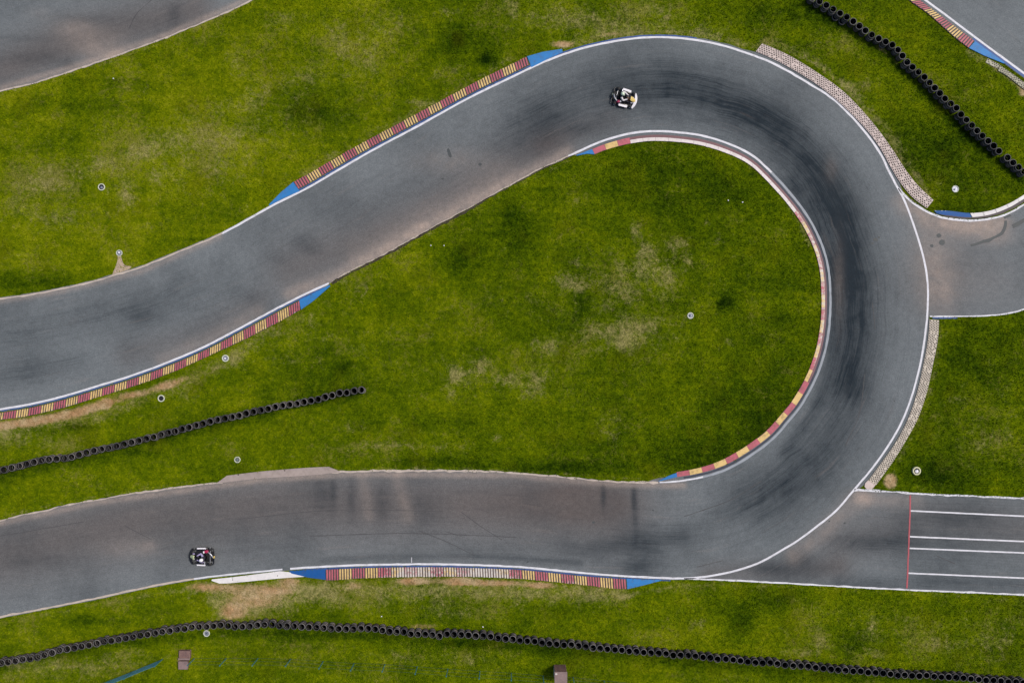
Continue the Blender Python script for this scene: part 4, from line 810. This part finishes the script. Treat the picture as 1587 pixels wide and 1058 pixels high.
m = MB(); m.box((-.36, .28, hp + .07), (.16, .12, .03), bev=.008); m.box((-.455, 0, .55), (.03, .7, 1.1)); m.build('chalky_corner', M['capwhite'], t, smooth=False)
for px0, l in ((858, 0), ):
    pass
PH = 1.25
def post_mb(loc, x, y, h=PH, d=.065):
    m = MB(); c = W(x, y) - loc
    m.tube([(c.x, c.y, 0), (c.x, c.y, h)], d / 2, 8); m.box((c.x, c.y, h + .012), (d * 1.3, d * 1.3, .03), bev=.006)
    m.tube([(c.x, c.y, h * .93), (c.x + .04, c.y + .12, h * 1.0)], .012, 6); return m
wirep = [(301.6, 1019.4), (350.8, 1019.4), (400, 1019.4), (450.5, 1020.4), (501, 1024.0), (549, 1027), (596.8, 1028.5), (646.8, 1032), (694, 1035.6), (743.7, 1039.2), (792.4, 1042), (841.6, 1046.2), (888, 1048.6), (936, 1054), (985, 1058.5), (1034, 1064)]
t = empty('wire_fence', W(640, 1032)); tag(t, 'teal posts with thin wire in the grass along the bottom edge', 'fence')
for x, y in wirep: post_mb(t.location, x, y).build('post', M['bluegreen'], t)
for hh in (.12, .62, 1.18):
    m = MB(); m.tube([W(x, y) - t.location + Vector((0, .04, hh)) for x, y in wirep], .007, 5); m.build('wire', M['wire'], t)
netp = [(252, 1020.6), (205.7, 1039.6), (158, 1058.5), (110, 1078)]
t = empty('net_fence', W(205, 1040)); tag(t, 'blue-green net fence on leaning posts in the lower left corner', 'fence')
for x, y in netp: post_mb(t.location, x, y).build('post', M['bluegreen'], t)
m = MB(); P3 = [W(x, y) - t.location for x, y in netp]
for i in range(len(P3) - 1):                       # woven shade net: strands in both directions
    a, b = P3[i], P3[i + 1]; nx = 44
    for k in range(nx + 1):
        q = a.lerp(b, k / nx); sag = .05 * math.sin(math.pi * k / nx)
        m.tube([(q.x, q.y, .05), (q.x, q.y, PH - .05 - sag)], .011, 4, cap=False)
    for k in range(22):
        z = .05 + (PH - .1) * k / 21
        m.tube([(a.lerp(b, w).x, a.lerp(b, w).y, z - .05 * math.sin(math.pi * w) * k / 21) for w in np.linspace(0, 1, 7)], .010, 4, cap=False)
m.build('net', M['net'], t)

# ------------------------------------------------------------------ karts and drivers (kart looks along +x, left is +y)
M['blackp'] = mat_plain('black_bodywork', (.012, .012, .016), .35, 0, .2, 6); M['whitep'] = mat_plain('white_bodywork', (.82, .80, .84), .35, 0, .08, 5, coat=.3); M['yellowp'] = mat_plain('yellow_bodywork', (.70, .52, .16), .4, 0, .3, 5)
M['palegreen'] = mat_plain('pale_green_white_bodywork', (.66, .72, .42), .4, 0, .15, 5); M['redp'] = mat_plain('crimson_engine_paint', (.42, .02, .09), .4, 0, .2, 8); M['alu'] = mat_plain('aluminium', (.55, .56, .60), .35, .7, .25, 10)
M['rubberk'] = mat_plain('kart_tyre_rubber', (.014, .014, .015), .75, 0, .3, 8); M['orangep'] = mat_plain('orange_brown_plastic', (.40, .13, .03), .5)
def prism(m, outline, z0, z1, bev=.02):
    k = len(outline); c = Vector((sum(p[0] for p in outline) / k, sum(p[1] for p in outline) / k))
    ins = [(p[0] + (c.x - p[0]) * bev / .3, p[1] + (c.y - p[1]) * bev / .3) for p in outline]
    V = [(x, y, z0) for x, y in outline] + [(x, y, z1 - bev) for x, y in outline] + [(x, y, z1) for x, y in ins]
    F = [tuple(range(k - 1, -1, -1)), tuple(range(2 * k, 3 * k))]
    for r in (0, k):
        for i in range(k): F.append((r + i, r + (i + 1) % k, r + k + (i + 1) % k, r + k + i))
    m.add(V, F)
def kart(px, py, ang, label, c):
    t = empty('go_kart', W(px, py), ang); tag(t, label, 'go-kart', 'racing karts')
    m = MB()
    for s in (1, -1): m.tube([(.78, s * .16, .06), (.45, s * .26, .06), (.1, s * .30, .06), (-.5, s * .32, .07), (-.85, s * .30, .08)], .016, 8)
    for x, w in ((.78, .18), (.42, .30), (-.2, .32), (-.82, .32)): m.tube([(x, -w, .065), (x, w, .065)], .015, 8)
    m.tube([(.62, -.5, .13), (.62, .5, .13)], .013, 8); m.build('frame', M['blackp'], t)
    m = MB(); prism(m, [(.80, -.20), (.80, .20), (.45, .40), (-.45, .44), (-.90, .36), (-.90, -.36), (-.45, -.44), (.45, -.40)], .045, .056, .004); m.build('floor_pan', M['dark'], t)
    # front fairing: a curved bar with a pointed middle
    m = MB(); V = []; F = []
    sec = 17
    for i in range(sec):
        y = -.60 + 1.2 * i / (sec - 1); u = abs(y) / .60; xf = 1.02 - .20 * u ** 2.2; dp = .23 - .06 * u + (.10 if u < .3 else 0) * (1 - u / .3); zt = .22 - .05 * u
        V += [(xf - dp, y, .07), (xf - .03, y, .05), (xf, y, .10), (xf - .02, y, zt - .03), (xf - .06, y, zt), (xf - dp, y, zt - .01)]
    for i in range(sec - 1):
        for k in range(6): F.append((i * 6 + k, i * 6 + (k + 1) % 6, i * 6 + 6 + (k + 1) % 6, i * 6 + 6 + k))
    F += [tuple(range(5, -1, -1)), tuple((sec - 1) * 6 + k for k in range(6))]
    m.add(V, F); m.build('front_fairing', c['fairing'], t)
    m = MB(); V = []; F = []
    for i, (x, w, z) in enumerate(((.86, .10, .22), (.72, .14, .33), (.58, .17, .45), (.50, .16, .53), (.44, .12, .55))):
        V += [(x, -w, z - .04), (x + .02, -w * .6, z), (x + .02, w * .6, z), (x, w, z - .04)]
        if i:
            for k in range(3): F.append((i * 4 - 4 + k, i * 4 - 3 + k, i * 4 + 1 + k, i * 4 + k))
    V2 = [(x - .015, y, z - .02) for x, y, z in V]; n0 = len(V); F += [tuple(n0 + i for i in f[::-1]) for f in F[:]]; m.add(V + V2, F); m.build('front_panel', c['panel'], t)
    for s in (1, -1):                            # side pods
        m = MB(); prism(m, [(.40, s * .44), (.43, s * .58), (.36, s * .68), (-.36, s * .70), (-.42, s * .62), (-.40, s * .46)], .05, .21, .03); pod = m.build('side_pod', M['blackp'], t)
        m = MB(); prism(m, [(.40, s * (.585 if py > 500 else .52)), (.36, s * .69), (-.28, s * .705), (-.31, s * (.60 if py > 500 else .54))], .205, .235, .012); m.build('stripe', c['pod'], pod)
    for x, y, w, r in ((.62, .53, .13, .13), (.62, -.53, .13, .13), (-.62, .58, .21, .14), (-.62, -.58, .21, .14)):
        wh = empty('wheel', (0, 0, 0)); bpy.data.objects.remove(wh)
        Mx = Matrix.Translation((x, y, r)) @ Matrix.Rotation(R(90), 4, 'X')
        if x > 0: Mx = Matrix.Translation((x, y, r)) @ Matrix.Rotation(c.get('steer', 0), 4, 'Z') @ Matrix.Rotation(R(90), 4, 'X')
        m = MB(); m.lathe([(r * .5, -w / 2 + .01), (r * .85, -w / 2), (r, -w / 2 + .03), (r, w / 2 - .03), (r * .85, w / 2), (r * .5, w / 2 - .01)], 20, M=Mx); ty = m.build('wheel', M['rubberk'], t)
        m = MB(); m.lathe([(0, -w / 2 + .03), (r * .45, -w / 2 + .02), (r * .52, -w / 2 + .004), (r * .52, w / 2 - .004), (r * .45, w / 2 - .02), (0, w / 2 - .03)], 16, M=Mx); m.build('rim', M['alu'], ty)
    m = MB(); m.tube([(-.62, -.62, .14), (-.62, .62, .14)], .022, 10); m.build('rear_axle', M['alu'], t)
    m = MB(); m.tube([(-.80, -.62, .16), (-.92, -.55, .17), (-.94, 0, .17), (-.92, .55, .17), (-.80, .62, .16)], .035, 10); m.box((-.93, 0, .19), (.05, .55, .14), bev=.02); m.build('rear_bumper', M['blackp'], t)
    m = MB(); m.box((-.965, 0, .24), (.09, .16, .14), bev=.02); m.build('rear_plate', c['plate'], t)
    # seat shell
    m = MB(); V = []; F = []; prof = [(.10, .10), (-.05, .075), (-.22, .08), (-.34, .14), (-.42, .28), (-.48, .46)]
    for i, (x, z) in enumerate(prof):
        for k in range(7):
            a = -1 + 2 * k / 6; V.append((x + .05 * abs(a) ** 2, a * (.20 + .01 * i), z + .12 * abs(a) ** 3))
        if i:
            for k in range(6): F.append((i * 7 - 7 + k, i * 7 - 6 + k, i * 7 + k + 1, i * 7 + k))
    n0 = len(V); V += [(x - .012, y, z - .012) for x, y, z in V]; F += [tuple(n0 + i for i in f[::-1]) for f in F[:]]; m.add(V, F); m.build('seat', M['dark'], t)
    m = MB()                                     # engine on the driver's right
    m.box((-.38, -.42, .22), (.24, .20, .20), bev=.03)
    for k in range(5): m.box((-.34, -.43, .33 + .016 * k), (.15, .15, .008), bev=.002)
    en = m.build('engine', M['redp'], t)
    m = MB(); m.tube([(-.46, -.40, .26), (-.62, -.32, .30), (-.78, -.15, .28), (-.86, .05, .24)], [.03, .05, .055, .035], 10); m.build('exhaust', M['alu'], en)
    m = MB(); m.box((-.22, -.40, .38), (.12, .17, .09), bev=.03); m.build('air_box', c['box'], en)
    m = MB(); Mr = Matrix.Rotation(R(-25), 3, 'Y'); m.box((-.25, .42, .26), (.06, .24, .34), M=Mr, bev=.012); m.build('radiator', c['rad'], t)
    m = MB(); sx, sz = .26, .50                   # steering wheel and column
    ring = []
    for k in range(21):
        a = 2 * math.pi * k / 20; ring.append((sx - .10 * math.sin(a), .15 * math.cos(a), sz + .11 * math.sin(a)))
    m.tube(ring, .014, 8, cap=False); m.tube([(sx, -.14, sz), (sx, .14, sz)], .012, 6); m.tube([(sx, 0, sz), (sx + .28, 0, .18)], .013, 8); m.build('steering_wheel', M['blackp'], t)
    m = MB(); m.ball((.32, 0, .20), (.15, .11, .12), 14, 8); m.build('fuel_tank', c['tank'], t)
    return t

def skin_body(joints, edges, name, mat, parent, extra=None):
    """one continuous surface grown round a skeleton: joints {name:(pos, radius)}"""
    me = bpy.data.meshes.new(name); keys = list(joints); me.from_pydata([joints[k][0] for k in keys], [(keys.index(a), keys.index(b)) for a, b in edges], [])
    o = bpy.data.objects.new(name, me); col.objects.link(o)
    sk = o.modifiers.new('skin', 'SKIN'); sv = me.skin_vertices[0].data
    for i, k in enumerate(keys):
        r = joints[k][1]; sv[i].radius = r if hasattr(r, '__len__') else (r, r); sv[i].use_root = (k == 'pelvis')
    ss = o.modifiers.new('sub', 'SUBSURF'); ss.levels = 2; ss.render_levels = 2
    dg = bpy.context.evaluated_depsgraph_get(); ev = o.evaluated_get(dg); m2 = bpy.data.meshes.new_from_object(ev)
    bpy.data.objects.remove(o); bm = bmesh.new(); bm.from_mesh(m2)
    if extra:
        tmp = bpy.data.meshes.new('t'); tmp.from_pydata(extra.v, [], extra.f); bm.from_mesh(tmp)
    bmesh.ops.recalc_face_normals(bm, faces=bm.faces); bm.to_mesh(m2); bm.free()
    m2.materials.clear(); m2.polygons.foreach_set('use_smooth', np.ones(len(m2.polygons), bool))
    return link(name, m2, mat, parent)
def driver(k, label, suit, helmet, glove, sleeve, turn=0.0, shift=(0, 0)):
    t = empty('person', k.location, k.rotation_euler.z); tag(t, label, 'person', 'kart drivers')
    dx, dy = shift
    J = {'pelvis': ((-.22, 0, .20), (.15, .13)), 'waist': ((-.30 + dx * .4, dy * .4, .36), (.145, .11)), 'chest': ((-.36 + dx, dy, .54), (.175, .12)), 'neck': ((-.34 + dx, dy, .68), .06), 'skull': ((-.30 + dx, dy, .78), .08)}
    E = [('pelvis', 'waist'), ('waist', 'chest'), ('chest', 'neck'), ('neck', 'skull')]
    for s, nm in ((1, 'l'), (-1, 'r')):
        J.update({nm + 'sh': ((-.33 + dx, dy + s * .20, .60), .068), nm + 'el': ((-.08 + dx * .5, s * .31, .47), .050), nm + 'wr': ((.16, s * .19, .50), .036), nm + 'ha': ((.235, s * .155, .505), .034),
                  nm + 'hip': ((-.18, s * .11, .18), .095), nm + 'kn': ((.26, s * .25, .34), .066), nm + 'an': ((.58, s * .20, .14), .046), nm + 'to': ((.72, s * .20, .18), .040)})
        E += [('chest', nm + 'sh'), (nm + 'sh', nm + 'el'), (nm + 'el', nm + 'wr'), (nm + 'wr', nm + 'ha'), ('pelvis', nm + 'hip'), (nm + 'hip', nm + 'kn'), (nm + 'kn', nm + 'an'), (nm + 'an', nm + 'to')]
    fm = MB()
    for s in (1, -1):                              # fingers curl round the wheel rim, thumb from the side of the palm
        for q in range(4):
            y = s * (.165 - .021 * q); z = .535 - .02 * q * .4; ln = (.92, 1, .96, .8)[q]
            fm.tube([(.235, y, z), (.275, y, z + .008), (.275 + .025 * ln, y, z - .02), (.262, y, z - .045 * ln)], [.010, .0095, .009, .0075], 6)
        fm.tube([(.20, s * .125, .515), (.225, s * .105, .535), (.25, s * .10, .53)], [.012, .011, .008], 6)
    body = skin_body(J, E, 'body', suit, t, fm)
    hc = (-.29 + dx, dy, .80)
    Rz = Matrix.Rotation(turn, 3, 'Z')
    m = MB(); m.ball(hc, (.158, .132, .145), 22, 14, M=Rz); hm = m.build('helmet', helmet, t)
    m = MB(); V = []; F = []
    for i in range(11):
        a = R(-62 + 124 * i / 10)
        for z in (-.035, .045): V.append(Vector(hc) + Rz @ Vector((.163 * math.cos(a), .137 * math.sin(a), z)))
    for i in range(10): F.append((2 * i, 2 * i + 2, 2 * i + 3, 2 * i + 1))
    m.add(V, F); m.build('visor', M['dark'], hm)
    m = MB(); m.tube([Vector(hc) + Rz @ Vector((.10, -.075, -.10)), Vector(hc) + Rz @ Vector((.165, 0, -.085)), Vector(hc) + Rz @ Vector((.10, .075, -.10))], [.025, .035, .025], 8); m.build('chin_bar', helmet, hm)
    for s in (1, -1):
        sh, el, wr = Vector(J[('l' if s > 0 else 'r') + 'sh'][0]), Vector(J[('l' if s > 0 else 'r') + 'el'][0]), Vector(J[('l' if s > 0 else 'r') + 'wr'][0])
        m = MB(); m.tube([sh, sh.lerp(el, .5), el, el.lerp(wr, .5), wr], [.083, .076, .066, .056, .046], 12); m.build('sleeve', sleeve, t)
        m = MB(); m.tube([wr, Vector((.215, s * .16, .51)), Vector((.25, s * .152, .508))], [.047, .045, .036], 10); m.build('glove', glove, t)
        kn, an = Vector(J[('l' if s > 0 else 'r') + 'an'][0]), Vector(J[('l' if s > 0 else 'r') + 'to'][0])
        m = MB(); m.tube([kn - Vector((.03, 0, -.05)), kn, an.lerp(kn, .5), an], [.055, .058, .052, .038], 10); m.build('boot', glove, t)
    return t
k_a = kart(967, 153.3, R(-16), 'black and white kart with white curved nose in the hairpin entry', dict(fairing=M['whitep'], panel=M['yellowp'], pod=M['whitep'], plate=M['mossy'], box=M['alu'], rad=M['alu'], tank=M['orangep'], steer=R(-8)))
M['suitw'] = mat_plain('white_race_suit', (.72, .68, .70), .8, 0, .2, 6); M['suitd'] = mat_plain('dark_race_suit', (.018, .016, .03), .8, 0, .3, 6); M['suitp'] = mat_plain('violet_white_sleeve', (.42, .36, .60), .8, 0, .5, 5)
M['helmg'] = mat_plain('pale_green_helmet_shell', (.66, .78, .60), .3, 0, .1, 4, coat=.4); M['helmw'] = mat_plain('white_helmet_shell', (.85, .84, .86), .3, 0, .06, 4, coat=.4)
driver(k_a, 'driver in white sleeves and pale green helmet bent over the wheel', M['suitd'], M['helmg'], M['suitw'], M['suitw'], R(-10), (.06, .04))
k_b = kart(314.5, 861, R(179), 'dark kart with pale yellow nose and yellow rear plate on lower straight', dict(fairing=M['blackp'], panel=M['palegreen'], pod=M['whitep'], plate=M['yellowp'], box=M['whitep'], rad=M['alu'], tank=M['blackp'], steer=R(4)))
driver(k_b, 'driver in dark suit and white helmet leaning left in the dark kart', M['suitd'], M['helmw'], M['suitp'], M['suitp'], R(12), (.08, .08))

# ------------------------------------------------------------------ ground and grass
S2 = .5                                        # paved mask, half pixels
gx0, gy0, gw, gh = -40, -40, int((1587 + 80) / S2), int((1058 + 80) / S2)
mask = np.zeros((gh, gw), bool)
for P in POLYS:
    x1, y1 = P[:, 0], P[:, 1]; x2, y2 = np.roll(x1, -1), np.roll(y1, -1)
    for r in range(max(0, int((y1.min() - gy0) / S2)), min(gh, int((y1.max() - gy0) / S2) + 2)):
        yy = gy0 + (r + .5) * S2; c = (y1 <= yy) != (y2 <= yy)
        if not c.any(): continue
        xs = np.sort(x1[c] + (yy - y1[c]) * (x2[c] - x1[c]) / (y2[c] - y1[c]))
        for i in range(0, len(xs) - 1, 2):
            i0, i1 = int(math.ceil((xs[i] - gx0) / S2 - .5)), int(math.floor((xs[i + 1] - gx0) / S2 - .5))
            if i1 >= 0: mask[r, max(0, i0):max(0, i1 + 1)] = True
for x, y, r in DISCS:
    i0, i1, j0, j1 = int((x - r - gx0) / S2), int((x + r - gx0) / S2) + 1, int((y - r - gy0) / S2), int((y + r - gy0) / S2) + 1
    if i1 <= 0 or j1 <= 0 or i0 >= gw or j0 >= gh: continue
    i0, j0 = max(i0, 0), max(j0, 0); ii, jj = np.meshgrid(np.arange(i0, min(i1, gw)), np.arange(j0, min(j1, gh)))
    mask[jj, ii] |= ((gx0 + (ii + .5) * S2 - x) ** 2 + (gy0 + (jj + .5) * S2 - y) ** 2) < r * r
inner = np.arange(-40, 1628, 3.0); far = np.array([20000, 8000, 4000, 2400, 1900, 1750.])
gxs = np.concatenate((-far + 1587, inner, far[::-1])); gys = np.concatenate((-far + 1058, np.arange(-40, 1099, 3.0), far[::-1]))
X, Y = np.meshgrid(gxs, gys); fx, fy = X.ravel(), Y.ravel(); nx = len(gxs)
i = (np.arange(len(gys) - 1)[:, None] * nx + np.arange(nx - 1)[None, :]).ravel()
me = mesh_np('ground', WN(np.column_stack((fx, fy)), 0.0), np.column_stack((i, i + nx, i + nx + 1, i + 1)))
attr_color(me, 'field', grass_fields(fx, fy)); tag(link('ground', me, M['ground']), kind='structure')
NT_ = 520000
bx = rng.uniform(-38, 1625, NT_); by = rng.uniform(-38, 1096, NT_)
ok = ~mask[((by - gy0) / S2).astype(int), ((bx - gx0) / S2).astype(int)]; bx, by = bx[ok], by[ok]
F = grass_fields(bx, by); keep = rng.random(len(bx)) > np.clip(F[:, 1] * .95 + F[:, 0] * .25, 0, .93); bx, by, F = bx[keep], by[keep], F[keep]
nb = len(bx); ang = rng.uniform(0, 2 * np.pi, nb); ln = rng.uniform(.07, .17, nb) * (1 + .45 * np.clip(F[:, 2], 0, 1)); wd = rng.uniform(.014, .036, nb); lean = rng.uniform(.25, .95, nb)
c = np.column_stack(((bx - CX) * S, (CY - by) * S, np.zeros(nb))); d = np.column_stack((np.cos(ang), np.sin(ang), np.zeros(nb))); sd = np.column_stack((-np.sin(ang), np.cos(ang), np.zeros(nb)))
tip = c + d * (ln * lean)[:, None]; tip[:, 2] = ln * np.sqrt(1 - (lean * .98) ** 2) * .8 + .008
v = np.stack((c - sd * wd[:, None], c + sd * wd[:, None], tip), 1).reshape(-1, 3)
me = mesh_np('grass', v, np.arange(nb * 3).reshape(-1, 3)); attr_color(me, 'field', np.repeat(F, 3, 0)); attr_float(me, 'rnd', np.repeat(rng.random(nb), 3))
tag(link('grass', me, M['blade']), kind='stuff')

# ------------------------------------------------------------------ light and camera
sc = bpy.context.scene
w = bpy.data.worlds.new('World'); sc.world = w; w.use_nodes = True; nt = w.node_tree; nt.nodes.clear()
sky = nt.nodes.new('ShaderNodeTexSky'); sky.sky_type = 'NISHITA'; sky.sun_disc = False; bg = nt.nodes.new('ShaderNodeBackground'); ow = nt.nodes.new('ShaderNodeOutputWorld')
EL, AZ = R(52), R(66)                            # sun high in the east-north-east
sky.sun_elevation = EL; sky.sun_rotation = AZ; sky.air_density = 1.0; sky.dust_density = 3.0; sky.ozone_density = 1.0
bg.inputs[1].default_value = .085; nt.links.new(sky.outputs[0], bg.inputs[0]); nt.links.new(bg.outputs[0], ow.inputs[0])
ld = bpy.data.lights.new('sun', 'SUN'); ld.energy = 2.1; ld.angle = R(14); ld.color = (1.0, .93, .84); lo = bpy.data.objects.new('sun', ld); col.objects.link(lo)
dirv = Vector((math.sin(AZ) * math.cos(EL), math.cos(AZ) * math.cos(EL), math.sin(EL))); lo.rotation_euler = dirv.to_track_quat('Z', 'Y').to_euler(); lo.location = dirv * 80
cd = bpy.data.cameras.new('camera'); cd.sensor_width = 36; cd.lens = 36 * H / (1587 * S); cd.clip_end = 3000; co = bpy.data.objects.new('camera', cd); col.objects.link(co); co.location = (0, 0, H); sc.camera = co
sc.view_settings.view_transform = 'Standard'; sc.view_settings.look = 'None'; sc.view_settings.exposure = 0.35; sc.view_settings.gamma = 1
